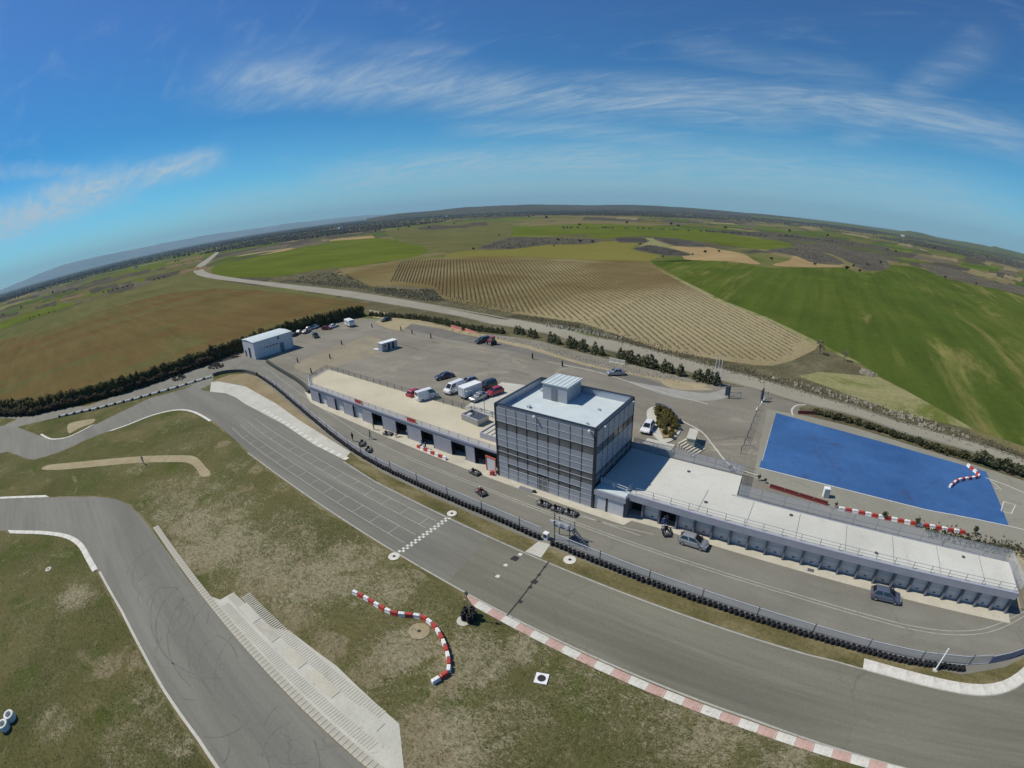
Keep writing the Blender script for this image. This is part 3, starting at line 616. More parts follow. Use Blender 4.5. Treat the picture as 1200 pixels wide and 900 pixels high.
for pl_, w_ in ((lo_e+[(-40, 27.55), (-12, 27.35)]+RIGHT_LO, 1.1), ([(-56, 37.5), (-20, 37.35)]+RIGHT_UP, .9), (b_up, 1.0), (b_lo, 1.0)): rough_ribbon('worn_verge', pl_, w_, .0125, GRASS_D)
# painted lines, children of the straight
ribbon('edge_line', [(-85, 27.9), (-60, 27.75), (-30, 27.65), (4, 27.45)]+RIGHT_LO[5:], .22, .034, LINE, parent=track)
ribbon('edge_line', [(-66, 38.1), (-56, 37.3), (-20, 37.15), (8, 37.1)]+RIGHT_UP[3:], .18, .034, LINE, parent=track)
for y in (29.75, 31.85, 33.75, 35.75):
    ribbon('grid_line', [(-100, y+1.0), (-92, y+.4), (-80, y+.15), (-60, y), (-40.9, y)], .10, .034, LINE, parent=track)
for i in range(13):
    for y0, y1, dx in ((29.75, 31.85, 0), (33.75, 35.75, 2.0)):
        x = -44.2-i*4.05+dx*1.0
        if x < -41.5: ribbon('grid_slot', [(x, y0), (x, y1)], .10, .036, LINE, parent=track)
for i in range(26):
    for k in (0, 1):
        x = -40.3+k*.38
        if (i+k) % 2 == 0: sheet('chequer_square', [(x, 27.95+i*.365), (x+.37, 27.95+i*.365), (x+.37, 28.31+i*.365), (x, 28.31+i*.365)], .036, LINE_W, parent=track)
ribbon('timing_loop', [(-22.4, 26), (-22.9, 31), (-23.6, 37.4)], .16, .036, IRON, parent=track)
for x, y, s, mt in ((-22.6, 30.0, .5, IRON), (-23.0, 32.5, .45, IRON), (-23.1, 33.5, .7, IRON), (-23.3, 34.8, .4, IRON), (-23.5, 36.3, .35, IRON), (-27.4, 35.6, .9, IRON), (-27.3, 36.6, .5, LINE_W), (-27.6, 34.0, .45, LINE_W), (-27.2, 31.9, .5, LINE_W)):
    sheet('track_mark', [(x-s/2, y-s/2), (x+s/2, y-s*.4), (x+s/2, y+s/2), (x-s*.4, y+s/2)], .040, mt, parent=track)
# skid marks
for c, r, a0, a1, w in (((-58, -1), 2.6, 0, 300, .13), ((-55.5, 0.2), 3.2, 30, 250, .18), ((-48, 4), 9, 190, 300, .28), ((-44, 6), 11, 200, 290, .25), ((-40, 8), 12, 195, 262, .22), ((-62, 3), 7, 190, 300, .2), ((-34, 7), 10, 190, 250, .2), ((-51, 36), 7, 250, 300, .3), ((-70, -4), 8, 20, 80, .22), ((-31, -7), 9, 40, 120, .25)):
    ribbon('skid_mark', [(c[0]+r*math.cos(rad(a)), c[1]+r*.8*math.sin(rad(a))) for a in range(a0, a1+1, 8)], w*.6, .031, MARK)
rs_ = random.Random(21)
for k in range(26):
    c0 = (rs_.uniform(-68, -22), rs_.uniform(-5, 5)); r0 = rs_.uniform(2.5, 12); a0 = rs_.uniform(0, 360); sp = rs_.uniform(40, 130)
    pts_ = [(c0[0]+r0*math.cos(rad(a0+q*sp/12)), c0[1]+r0*.7*math.sin(rad(a0+q*sp/12))) for q in range(13)]
    pts_ = [p for p in pts_ if -4.2 < p[1] < 4.4]
    if len(pts_) > 3: ribbon('skid_mark', pts_, rs_.uniform(.08, .16), .0305+.0001*k, MARK)
# pit lane lines
PLN = cat_rom([P2(*p) for p in [(308, 430), (317, 435), (337, 450), (365, 470)]]+[(-83, 48.4), (-71.5, 46.7)], n=5)
ribbon('pit_line', PLN+[(-60, 46.15), (-40, 46.2), (5, 45.75), (19, 45.35)]+cat_rom([(19, 45.35), (24.3, 45.8), (29.4, 47.1), (33.4, 49.2), (38.1, 52.4)], n=4), .12, .027, LINE)
ribbon('pit_line', [(-58, 45.6), (-40, 45.75), (5, 45.25), (19, 44.8)]+cat_rom([(19, 44.8), (24.5, 45.2), (29.9, 46.6), (34, 48.7), (39, 52.3)], n=4), .12, .027, LINE)
ribbon('pit_line', [(-34, 48.0), (-16, 47.7)], .12, .027, LINE)
ribbon('pit_line', [(-26, 47.3), (-14.5, 48.8)], .12, .027, LINE)
APRON = [(-105, 53.2), (-96.6, 50.0), (-90.7, 49.5), (-78, 49.3), (-67.6, 49.0), (-51.4, 48.8), (-40.4, 48.7), (-18.9, 48.7), (-18.4, 50.1), (-14.5, 50.4), (-14.2, 50.3), (3, 50.1), (35.2, 49.6), (35.4, 52.9), (-99, 52.9), (-104, 55)]
sheet('apron', APRON, .030, CONC_T)
sheet('ramp', [(-26.8, 40.0), (-25.2, 40.3), (-24.8, 37.5), (-27.1, 37.4)], .030, CONC)

# ------------------------------------------------------------------ control tower
def part_box(name, mat, parent, c, d, rz=0, bevel=0, label=None):
    o = MB().box(c, d, rz).build(name, mat, parent, bevel=bevel)
    if label: o['label'] = label
    return o
def tower():
    X0, X1, Y0, Y1, H_ = -41.0, -24.4, 50.15, 62.8, 12.4
    cx_, cy2 = (X0+X1)/2, (Y0+Y1)/2
    t = thing('control_tower', 'tall grey panelled race control tower with dark window bands and roof hut', 'building', (cx_, cy2, 0))
    w, d = X1-X0, Y1-Y0; hx, hy = w/2, d/2
    core = MB(); core.box((0, 0, 5.58), (w-.24, d-.24, 11.16)); core.build('wall', FRAME, t)
    part_box('roof', ROOFM, t, (0, 0, 11.22), (w-.5, d-.5, .12))
    for sx in (-1, 1):
        part_box('parapet', PARA, t, (sx*(hx-.16), 0, 11.76), (.14, d-.3, 1.2))
        part_box('parapet_coping', FRAME, t, (sx*(hx-.12), 0, 12.42), (.36, d-.02, .10))
    for sy in (-1, 1):
        part_box('parapet', PARA, t, (0, sy*(hy-.16), 11.76), (w-.62, .14, 1.2))
        part_box('parapet_coping', FRAME, t, (0, sy*(hy-.12), 12.42), (w-.73, .36, .10))
    for sx in (-1, 1):
        for sy in (-1, 1): part_box('corner_post', FRAME, t, (sx*(hx-.09), sy*(hy-.09), 6.18), (.34, .34, 12.36))
    rows = [(11.95, 10.85, 'p'), (10.8, 9.75, 'p'), (9.7, 8.5, 'g'), (8.45, 7.6, 'p'), (7.55, 6.65, 'p'), (6.6, 5.65, 'p'), (5.6, 4.72, 'g'), (4.58, 3.8, 'g'), (3.75, 2.9, 'p'), (2.85, 2.0, 'w'), (1.95, 1.05, 'p'), (1.0, .12, 'p')]
    def face(n, length, place, front):
        cw = (length-.5)/n; cache = {}
        for j in range(n):
            u = -length/2+.25+cw*(j+.5)
            for (z1, z0, k) in rows:
                if front and j == 4 and z0 < 2.5: continue
                glass = k == 'g' or (k == 'w' and front and j in (1, 2, 3, 5, 6, 7))
                if not front and z1 < 4: continue
                key = (round(z1-z0, 3), glass)
                if key not in cache: cache[key] = MB().box((0, 0, 0), (cw-.05, .10, z1-z0)).mesh('glass_pane' if glass else 'facade_panel', GLASSD if glass else PANEL)
                pos, rz = place(u, (z0+z1)/2, .03 if not glass else -.01)
                link('glass_pane' if glass else 'facade_panel', cache[key], t, pos, rz)
        for j in range(n+1):
            pos, rz = place(-length/2+.25+cw*j, 6.0, .06)
            if 0 < j < n: link('mullion', MB().box((0, 0, 0), (.07, .09, 11.9)).mesh('mullion', FRAME), t, pos, rz)
        for (z1, z0, k) in rows:
            if k != 'g' and (front or z0 > 4):
                pos, rz = place(0, z0-.025, .075); link('joint_strip', MB().box((0, 0, 0), (length-.55, .07, .075)).mesh('joint_strip', STRIP), t, pos, rz)
        pos, rz = place(0, 4.65, .085); link('joint_strip', MB().box((0, 0, 0), (length-.55, .05, .10)).mesh('joint_strip', STRIP), t, pos, rz)
    face(9, w, lambda u, z, o: ((u, -hy+.02-o, z), 0), True)
    face(7, d, lambda u, z, o: ((hx-.02+o, u, z), math.pi/2), False)
    face(7, d, lambda u, z, o: ((-hx+.02-o, u, z), math.pi/2), False)
    face(9, w, lambda u, z, o: ((u, hy-.02+o, z), 0), False)
    dr = part_box('door', GLASSD, t, (0.05, -hy-.02, 1.25), (1.6, .10, 2.3))
    for x in (-.72, .05, .82): part_box('door_frame', STRIP, dr, (x, -hy-.06, 1.25), (.09, .09, 2.36))
    # roof hut
    hut = part_box('roof_hut', PANEL, t, (-35.2-cx_, 59.7-cy2, 12.55), (4.3, 4.4, 2.6))
    rf = MB().box((-35.2-cx_, 59.7-cy2, 13.92), (4.6, 4.7, .14))
    for k in range(6): rf.box((-35.2-cx_-2+k*.8, 59.7-cy2, 14.02), (.07, 4.68, .06))
    rf.build('hut_roof', ROOFM, hut); part_box('hut_door', GREY_D, hut, (-35.3-cx_, 57.46-cy2, 12.3), (.95, .08, 2.0))
    part_box('hut_gutter', WHITE, hut, (-35.2-cx_+2.34, 59.7-cy2, 13.9), (.12, 4.7, .3))
    for k_, (x_, y_, w_) in enumerate(((-4.5, -3, .5), (4.8, 1.5, .35), (5.5, -3.5, .3), (-6.5, 3.5, .4))): part_box('roof_vent', STRIP, t, (x_, y_, 11.28+w_*.4), (w_, w_, w_*.8))
    for x, y in ((-1.2, -hy-.35), (7.4, -hy-.3), (hx+.3, -4.5), (hx+.3, 5.2)): part_box('floodlight', WHITE, t, (x, y, 12.05), (.3, .3, .22))
    return t
tower()

# ------------------------------------------------------------------ pit buildings
def railing(name, label, pts, z, ht, step, mat, net=None, rails=(1.0, .55), cat='railing', postr=.035, group=None):
    t = thing(name, label, cat, (pts[0][0], pts[0][1], z), group=group); ox, oy = pts[0][0], pts[0][1]
    pm = MB().box((0, 0, ht/2), (postr*2, postr*2, ht)).mesh('post', mat)
    loc = [(p[0]-ox, p[1]-oy) for p in pts]
    for x, y, a in along(loc, step): link('post', pm, t, (x, y, 0), a)
    for f in rails:
        b = MB(); b.tube([(x, y, ht*f) for x, y in loc], .028, 5); b.build('rail', mat, t)
    if net:
        for (x0, y0), (x1, y1) in zip(loc, loc[1:]):
            L = math.hypot(x1-x0, y1-y0)
            MB().add([(0, 0, .05), (L, 0, .05), (L, 0, ht*.97), (0, 0, ht*.97)], [(0, 1, 2, 3)]).build('mesh_panel', net, t, (x0, y0, 0), math.atan2(y1-y0, x1-x0))
    return t
def left_pits():
    ox, oy = -70, 51.0
    t = thing('garage_block', 'long grey pit garage block with tan gravel roof left of the tower', 'building', (ox, oy, 0))
    q = lambda pts: [(x-ox, y-oy) for x, y in pts]
    plan = [(-97.5, 51.0), (-102.2, 53.8), (-104.8, 61), (-41.2, 61), (-41.2, 51.0)]
    MB().prism(q(plan), 3.24, 3.6).build('roof', DECKT, t)
    inner = [(-97.3, 51.25), (-101.9, 53.95), (-104.4, 60.8), (-41.25, 60.8), (-41.25, 51.25)]
    cop = MB()
    for a, b in ((plan[2], plan[1]), (plan[1], plan[0]), (plan[0], plan[4])):
        cx1, cy1 = (a[0]+b[0])/2-ox, (a[1]+b[1])/2-oy; L = math.hypot(b[0]-a[0], b[1]-a[1])
        cop.box((cx1, cy1, 3.56), (L, .30, .36), math.atan2(b[1]-a[1], b[0]-a[0]))
    cop.build('coping', LILAC, t)
    for a, b in ((plan[0], plan[1]), (plan[1], plan[2])):
        L = math.hypot(b[0]-a[0], b[1]-a[1]); part_box('wall', LILAC, t, ((a[0]+b[0])/2-ox, (a[1]+b[1])/2-oy+.12, 1.62), (L, .2, 3.22), math.atan2(b[1]-a[1], b[0]-a[0]))
    part_box('wall', GREY_W, t, (-73-ox, 60.85-oy, 1.6), (62, .2, 3.2))
    part_box('back_wall', DARK, t, (-69.5-ox, 52.85-oy, 1.6), (55, .1, 3.2))  # shallow black sheet; the shade of the garage depth is painted on
    doors = [(-93.6, -90.3, 'c'), (-86.9, -83.6, 'c'), (-80.0, -76.8, 'c'), (-73.3, -70.3, 'o'), (-66.0, -63.0, 'o'), (-59.0, -56.1, 'o'), (-51.6, -48.6, 'o'), (-46.4, -41.9, 'p')]
    x = -97.4
    for a, b, k in doors:
        top = 2.75 if k != 'p' else 3.1
        part_box('wall', GREY_W, t, ((x+a)/2-ox, .12, 1.64), (a-x, .24, 3.2))
        part_box('lintel', GREY_W, t, ((a+b)/2-ox, .13, (top+3.24)/2), (b-a, .24, 3.24-top))
        for xx in (a-.06, b+.06): part_box('door_jamb', FRAME if k != 'c' else GREY_D, t, (xx-ox, .28, top/2), (.12, .6, top))
        if k == 'c':
            d = part_box('garage_door', DOORG, t, ((a+b)/2-ox, .46, top/2), (b-a, .08, top))
            for z in (.7, 1.4, 2.1): part_box('door_rib', LILAC, d, ((a+b)/2-ox, .41, z), (b-a-.05, .04, .05))
        elif k == 'o':
            part_box('roller_shutter', GREY_D, t, ((a+b)/2-ox, .55, top-.18), (b-a, .25, .34))
        x = b
    part_box('wall', GREY_W, t, ((x-41.2)/2-ox, .12, 1.64), (-41.2-x, .24, 3.2))
    return t
left_pits()
railing('railing', 'lilac rail along the front edge of the tan gravel roof', [(-102, 53.9), (-97.4, 51.15), (-41.5, 51.12)], 3.72, .85, 2.2, LILAC, NETM, group=None)
railing('railing', 'dark post railing along the back edge of the tan gravel roof', [(-101.9, 54.1), (-104.5, 60.7), (-41.3, 60.75)], 3.6, 1.15, 2.45, STEEL_D, NETD)
for x in (-77.5, -61.3):
    t = thing('banner', 'faded red banner hung on the roof rail of the left garages, ' + ('nearer the far end' if x < -70 else 'nearer the tower'), 'banner', (x, 50.98, 3.75))
    b = MB(); n = 8
    b.add([(-1.2+2.4*i/n, -.02+.03*math.sin(i*2.2), z) for z in (0, .8) for i in range(n+1)], [(i, i+1, n+2+i, n+1+i) for i in range(n)]); b.build('cloth', REDP, t)
    for s in (-1.2, 1.2): part_box('tie_pole', STEEL, t, (s, .03, .42), (.05, .05, .95))
# roof things on the left deck
def roof_things():
    c = (-52.1, 58.0)
    t = thing('roof_unit', 'open grey metal bin unit standing on the tan roof near the tower', 'container', (c[0], c[1], 3.6), rad(-8))
    part_box('base', STEEL, t, (0, 0, .15), (4.4, 2.6, .3))
    for s in (-1, 1):
        part_box('side_panel', STEEL, t, (0, s*1.3, .7), (4.4, .1, .9)); part_box('end_panel', STEEL, t, (s*2.2, 0, .7), (.1, 2.5, .9))
        part_box('top_rail', STRIP, t, (0, s*1.3, 1.2), (4.5, .14, .1))
    part_box('cover', STEEL_D, t, (.9, 0, 1.05), (2.2, 2.3, .12)); part_box('bag', STRIP, t, (-1.3, -.1, .7), (.9, 1.2, .7), .3, .15)
    t = thing('stair_hood', 'pale stair opening with low walls on the tan roof against the tower', 'stairwell', (-44.3, 55.6, 3.6))
    for y in (-2.2, 2.2): part_box('low_wall', LILAC, t, (0, y, .5), (5.6, .18, 1.0))
    part_box('low_wall', LILAC, t, (-2.8, 0, .5), (.18, 4.2, 1.0))
    for k in range(6): part_box('step', CONC, t, (-2.2+k*.8, 0, .12+.13*(5-k)), (.78, 4.2, .1))
roof_things()
for i, (px, py) in enumerate(((550, 475), (562, 477), (574, 481))):
    g = P(px, py); t = thing('lamp_post', ['hooped lamp post behind the tan roof, farthest from the tower', 'hooped lamp post behind the tan roof, the middle one', 'hooped lamp post behind the tan roof, right beside the tower'][i], 'lamp', (g.x, g.y-1.5, g.z), 0, 'hooped lamp posts')
    MB().tube([(0, 0, 0), (0, 0, 3.2), (-.1, 0, 3.6), (-.5, 0, 3.85), (-1.5, -.1, 3.5)], .06, 6).build('pole', STEEL, t); MB().box((-1.6, -.1, 3.42), (.55, .25, .14)).build('lamp_head', STRIP, t)

def right_pits():
    ox, oy = 5, 51.8
    t = thing('garage_block', 'long low garage row with white screed roof right of the tower', 'building', (ox, oy, 0))
    q = lambda pts: [(x-ox, y-oy) for x, y in pts]
    deck = [(-24.3, 52.2), (-19.4, 52.2), (-19.4, 51.2), (34.6, 51.0), (34.8, 57.2), (-6, 57.6), (-6.4, 63.0), (-24.3, 63.0)]
    MB().prism(q(deck), 3.3, 3.62).build('roof', DECKW, t)
    fa = MB(); fa.box(((7.6)-ox, -.92, 3.15), (54, .16, .95)); fa.build('fascia', GREY_W, t)
    part_box('coping', LILAC, t, (7.6-ox, -.84, 3.66), (54.1, .34, .08))
    part_box('fascia', GREY_W, t, (34.66-ox, 2.2, 3.15), (.14, 6.3, .95))
    part_box('back_wall', DARK, t, (5-ox, 1.02, 1.6), (59, .08, 3.2))  # black sheet close behind the bays, painted as their inner shade
    part_box('gutter_strip', LILAC, t, (14-ox, 5.55, 3.66), (41.4, .12, .1))
    bay = 2.475; x0 = -17.4; fin = MB().box((0, -.12, 1.65), (.22, .95, 3.3)).mesh('pillar', GREY_D)
    door = MB().box((0, 0, 1.25), (bay-.26, .10, 2.5))
    for z in (.62, 1.25, 1.88): door.box((0, -.06, z), (bay-.30, .03, .04))
    door = door.mesh('garage_door', DOORG); vent = MB().box((0, 0, 0), (.85, .08, .16)).mesh('vent', DARK); hand = MB().box((0, 0, 0), (.34, .08, .1)).mesh('door_handle', FRAME)
    lin = MB().box((0, 0, 2.9), (bay-.24, .14, .76)).mesh('lintel', GREY_W)
    for i in range(22):
        link('pillar', fin, t, (x0+i*bay-ox, 0, 0))
        if i == 21: break
        cxx = x0+(i+.5)*bay-ox
        link('lintel', lin, t, (cxx, .22, 0))
        for s in (-.58, .58): link('vent', vent, t, (cxx+s, .12, 2.63))
        if i == 1: continue
        d = link('garage_door', door, t, (cxx, .18, 0)); link('door_handle', hand, d, (.1, -.1, .42))
    part_box('end_wall', LILAC, t, (34.75-ox, 4.1, 1.65), (.14, 1.9, 3.3)); part_box('end_wall', GREY_D, t, (34.8-ox, .3, 1.3), (.16, .5, 3.3))
    part_box('passage_wall', DARK, t, (-18.5-ox, 1.0, 1.6), (2.1, .12, 3.2)); part_box('passage_wall', GREY_D, t, (-19.5-ox, -.2, 1.6), (.16, 2.4, 3.2))  # first wall is black to paint the passage as a shaded recess
    p = part_box('porch', GREY_W, t, (-21.95-ox, -.45, 1.2), (4.7, 2.0, 2.4))
    part_box('porch_fascia', LILAC, p, (-21.95-ox, -.55, 2.82), (4.85, 2.3, .85)); part_box('porch_roof', ROOFM, p, (-21.95-ox, -.5, 3.30), (4.6, 2.1, .1))
    for a, b in ((-24.2, -22.5), (-22.2, -19.8)): part_box('porch_door', DOORG, p, ((a+b)/2-ox, -1.48, 1.2), (b-a, .08, 2.3))
    part_box('pillar', FRAME, p, (-22.35-ox, -1.5, 1.2), (.22, .14, 2.4)); part_box('pillar', FRAME, p, (-19.68-ox, -1.5, 1.2), (.2, .14, 2.4))
right_pits()
for k in range(7): MB().box((-10+k*6.6, 54.3, 3.628), (.07, 5.6, .016)).build('roof_seam', STEEL, bpy.data.objects['garage_block.001'], (-5, -51.8, 0))
for x_, y_ in ((-14, 60.5), (-9.5, 54.0), (2, 56.2), (14, 52.6), (27, 56.1)): MB().cyl((x_, y_, 3.62), .28, .05, 10).build('roof_drain', STEEL_D, bpy.data.objects['garage_block.001'], (-5, -51.8, 0))
railing('railing', 'thin steel railing along the front edge of the white screed roof', [(-18.6, 51.25), (34.3, 51.15)], 3.70, .95, 2.5, STEEL, None, (1.0, .5))
railing('railing', 'short white railing on the porch roof beside the tower', [(-24.0, 51.6), (-19.7, 51.0), (-19.65, 52.4)], 3.62, .8, 2.1, WHITE, None, (1.0, .5))
railing('mesh_fence', 'wire mesh fence along the back edge of the white screed roof', [(-24, 63.2), (-6.2, 63.2), (-5.8, 57.75), (34.5, 57.35), (35.2, 51.6)], 3.5, 1.9, 3.3, STEEL, NETM, (1.0, .5), 'fence')
railing('railing', 'dark steel railing behind the white screed roof beside the plaza', [(-23.5, 64.6), (-15.5, 65.2), (-4.5, 64.2)], 3.42, 1.1, 2.8, STEEL_D, None, (1.0, .5))

# warehouse at the far end of the pit lane
def warehouse():
    X0, X1, Y0, Y1, H_ = -157.2, -147.6, 59.2, 74.0, 5.6
    t = thing('warehouse', 'white metal warehouse with ribbed pale roof beside the long hedge', 'building', ((X0+X1)/2, (Y0+Y1)/2, 0))
    w, d = X1-X0, Y1-Y0
    MB().box((0, 0, H_/2), (w, d, H_)).build('wall', WHITE_W, t)
    rf = MB(); rf.extr([(-w/2-.15, H_+.01), (0, H_+.32), (w/2+.15, H_+.01), (w/2+.15, H_+.13), (0, H_+.44), (-w/2-.15, H_+.13)], -d/2-.15, d/2+.15)
    rf.build('roof', ROOFM, t)
    for k in range(15): part_box('roof_rib', WHITE, t, (w/4, -d/2+.4+k*1.0, H_+.30), (w/2, .06, .10)).rotation_euler = (0, 0, 0)
    for k in range(5): part_box('window', GLASSD, t, (w/2+.02, -3.8+k*1.25, 3.0), (.06, .75, .45))
    part_box('door', GREY_D, t, (w/2+.03, 3.0, 1.5), (.08, 1.5, 3.0)); part_box('sliding_door', DOORG, t, (w/2+.03, -4.6, 1.6), (.08, 2.0, 3.0))
    part_box('door', FRAME, t, (0.6, -d/2-.03, 1.8), (1.5, .08, 3.4)); part_box('door', FRAME, t, (-3.0, -d/2-.03, 1.1), (1.0, .08, 2.2))
    part_box('drain_pipe', STEEL, t, (w/2+.05, d/2-.3, 2.7), (.1, .1, 5.4)); part_box('side_panel', GREY_D, t, (w/2+.02, 2.0, 4.9), (.05, .8, .9))
    s = thing('lean_to_shed', 'low lean-to shed with dull roof behind the white warehouse', 'shed', (X0-1.6, (Y0+Y1)/2+1, 0))
    MB().box((0, 0, 2.2), (3.0, d-1, 4.4)).build('wall', GREY_W, s); MB().box((0, 0, 4.5), (3.2, d-.6, .15)).build('roof', GREY_D, s)
warehouse()
def cabin_():
    g = P(457, 410); a = P(448.5, 412.7); b = P(466.5, 407.3); rz = math.atan2(b.y-a.y, b.x-a.x)
    t = thing('portable_cabin', 'small pale site cabin with two dark doors standing alone in the car park', 'cabin', (g.x-1.1, g.y+.2, g.z), rz)
    MB().box((0, 0, 1.25), (5.6, 2.3, 2.5)).build('wall', PARA, t, bevel=.04); MB().box((0, 0, 2.56), (5.75, 2.45, .12)).build('roof', WHITE, t)
    for x in (-.3, 1.2): part_box('door', FRAME, t, (x, -1.17, 1.15), (.8, .06, 2.1))
    part_box('window', GLASSD, t, (-1.7, -1.17, 1.6), (.9, .06, .7)); part_box('step', CONC, t, (.4, -1.6, .1), (2.6, .7, .2))
    g = P(442, 410); t = thing('concrete_slab', 'small white slab lying on the ground left of the site cabin', 'slab', tuple(g))
    MB().box((0, 0, .16), (2.2, 1.3, .32), .3).build('slab', WHITE, t, bevel=.03); part_box('lifting_eye', STEEL, t, (0, 0, .36), (.2, .1, .1))
cabin_()

# ------------------------------------------------------------------ kerbs
def kerb_mesh(L, w0, w1, mat, ribs):
    b = MB(); prof = lambda w: [(0, 0), (0, .045), (-w*.5, .075), (-w, .03), (-w, 0)]
    n = 8 if ribs else 1
    for i in range(n):
        a0, a1 = L*i/n, L*(i+.72 if ribs else i+1)/n
        f = lambda a: w0+(w1-w0)*a/L
        p0, p1 = prof(f(a0)), prof(f(a1))
        vs = [(a0, y, z+.0) for y, z in p0]+[(a1, y, z) for y, z in p1]; m = 5
        b.add(vs, [tuple(range(m)), tuple(range(m, 2*m))[::-1]]+[(k, m+k, m+(k+1) % m, (k+1) % m) for k in range(m)])
        if ribs:
            a2 = L*(i+1)/n; p2 = prof(f(a2))
            vs = [(a1, y, max(0, z-.022)) for y, z in p1]+[(a2, y, max(0, z-.022)) for y, z in p2]
            b.add(vs, [(k, m+k, m+k+1, k+1) for k in range(m-1)])
    return b.mesh('kerb_block', mat)
def kerb(label, pts, step, width, mats, side=1, ribs=True, taper=1, z=.036, lens=None):
    """painted kerb blocks along a track edge; side -1 puts them left of the walking direction"""
    path = pts if side > 0 else pts[::-1]
    st = along(path, step); t = thing('kerb', label, 'kerb', (st[0][0], st[0][1], z)); cache = {}
    for i, (a, b) in enumerate(zip(st, st[1:])):
        L = math.hypot(b[0]-a[0], b[1]-a[1]); rz = math.atan2(b[1]-a[1], b[0]-a[0])
        w0 = width*min(1, (i+.15)/taper) if i < taper else width; w1 = width*min(1, (i+1)/taper)
        m = mats[i % len(mats)]; key = (round(L, 2), round(w0, 2), round(w1, 2), m.name)
        if key not in cache: cache[key] = kerb_mesh(L-.015, w0, w1, m, ribs)
        link('kerb_block', cache[key], t, (a[0]-st[0][0], a[1]-st[0][1], 0), rz)
    return t
kerb('red and white ribbed kerb along the infield edge of the main straight', [(-28.2, 27.5), (-12, 27.3), (4, 27.15)]+RIGHT_LO[5:8], 1.86, .98, [KRED, KWHT])
KWHT_O = MG('kerb_worn', [(.3, (.46, .44, .38)), (.7, (.66, .65, .58))], .7, fine=3, fvar=.2, patch=((.45, .26, .21), .5, .56, .7))
kerb('worn white and pink kerb at the right end of the straight below the pit fence', [p for p in RIGHT_UP if p[0] > 13][::-1]+[(13, 37.25)], 1.7, 1.5, [KWHT_O, KWHT], 1, False)
kerb('white kerb round the inside of the upper left corner by the infield', [p for p in lo_e if p[0] < -100 and p[1] > 5][::-1][:26][::-1] if False else cat_rom([P2(*p) for p in [(125, 506), (150, 497.5), (175, 487.5), (200, 481), (217.5, 480), (232.5, 484), (250, 494)]], n=4), 1.5, .7, [KWHT_O, KWHT], 1, False)
kerb('white kerb of the left hand bend under the grass island', cat_rom([P2(*p) for p in [(112, 497), (97, 505), (82, 512), (70, 515), (57, 515), (46, 509)]], n=4), 1.5, .7, [KWHT_O, KWHT], 1, False)
kerb('white kerb inside the lower left bend round the dark infield', cat_rom([P2(*p) for p in [(10, 621.5), (30, 622), (53, 622.7), (80, 626.7), (96.7, 636.7), (106.7, 653), (116.7, 670)]], n=4), 1.45, 1.0, [KWHT, KWHT_O], 1, False)
kerb('flat white kerb at the top edge of the lower left bend', cat_rom([P2(*p) for p in [(57, 583), (25, 584), (0, 585), (-40, 587)]], n=4), 1.6, .9, [KWHT_O, KWHT], 1, False)
ribbon('kerb_strip', [P2(*p) for p in [(116.7, 670), (143, 716.7), (166.7, 763), (193, 810), (233, 866.7), (258, 904)]]+[(-10, -4.6)], .35, .04, CONC)
# ribbed concrete run-off of the lower track
RUNB = [P2(*p) for p in [(246, 698.6), (258, 703), (273.6, 694.5), (319.4, 736), (339, 739), (394.5, 780.5), (468, 848.6), (474, 905)]]
e0, e1 = 5.0, 7.2
sheet('concrete_runoff', [(-50.2, 5.0)]+RUNB+[(-19, 11.5), (-18, 6.0), (-26.5, 5.6)], .030, CONC)
def slab_row(label, x0, x1, yf, w, step, mat, gap=.05, z=.036, hgt=.06, slope=0.):
    t = thing('kerb', label, 'kerb', (x0, yf(x0), z)); b = MB().box((0, 0, hgt/2), (step-gap, w, hgt)).mesh('kerb_stone', mat); x = x0; i = 0
    while x < x1:
        a = math.atan2(yf(x+.5)-yf(x), .5)
        link('kerb_stone', b, t, (x-x0, yf(x)-yf(x0), 0), a); x += step*math.cos(a)
    return t
yf = lambda x: 5.0+.0215*(x+50)+ (0.0 if x > -76 else .0)
edgeB = lambda x: 4.35+(x+72)*.0265
KSTONE = MG('kerb_stone', [(.3, (.36, .345, .28)), (.7, (.46, .44, .365))], .9, fine=3, fvar=.12)
slab_row('cream stone kerb along the lower track beside the ribbed run-off', -74, -14, lambda x: edgeB(x)+.50, .95, .62, KSTONE)
RIBM = MG('rib_concrete', [(.3, (.40, .39, .325)), (.7, (.48, .465, .39))], .6, fine=3, fvar=.12)
def ribs(label, x0, x1, y0, w, dy=.03, step=.34):
    t = tag(thing('ribbed_strip', label, 'run-off', (x0, y0, .032)))
    b = MB(); x = 0
    while x < x1-x0:
        b.box((x, dy*x, .011), (step*.55, w, .022)); x += step
    o = b.build('rib', RIBM, t); o['kind'] = 'stuff'; return t
ribs('ribbed grey concrete strip next to the cream kerb of the lower track', -49, -22, 6.65, 1.15, .035)
ribs('long ribbed concrete strip in the middle of the run-off by the lower track', -48.5, -24, 9.5, 1.3, .035)
ribs('short ribbed concrete strip at the top end of the run-off', -50, -41.5, 8.0, 1.0, .05)
def slabs():
    t = thing('concrete_slab', 'pale concrete slabs let into the ribbed run-off of the lower track', 'paving', (-40, 8, .034)); r = random.Random(4)
    for x, y, w, d in ((-5.5, .4, 3.6, 1.25), (9, .9, 4.2, 1.2), (15.5, 1.4, 3.0, 1.1), (-1.2, .55, 3.4, 1.2), (4.2, .7, 3.0, 1.2)): MB().box((0, 0, .02), (w, d, .04)).build('slab', r.choice([CONC, CONC_T, KSTONE]), t, (x, y, 0), .03)
slabs()
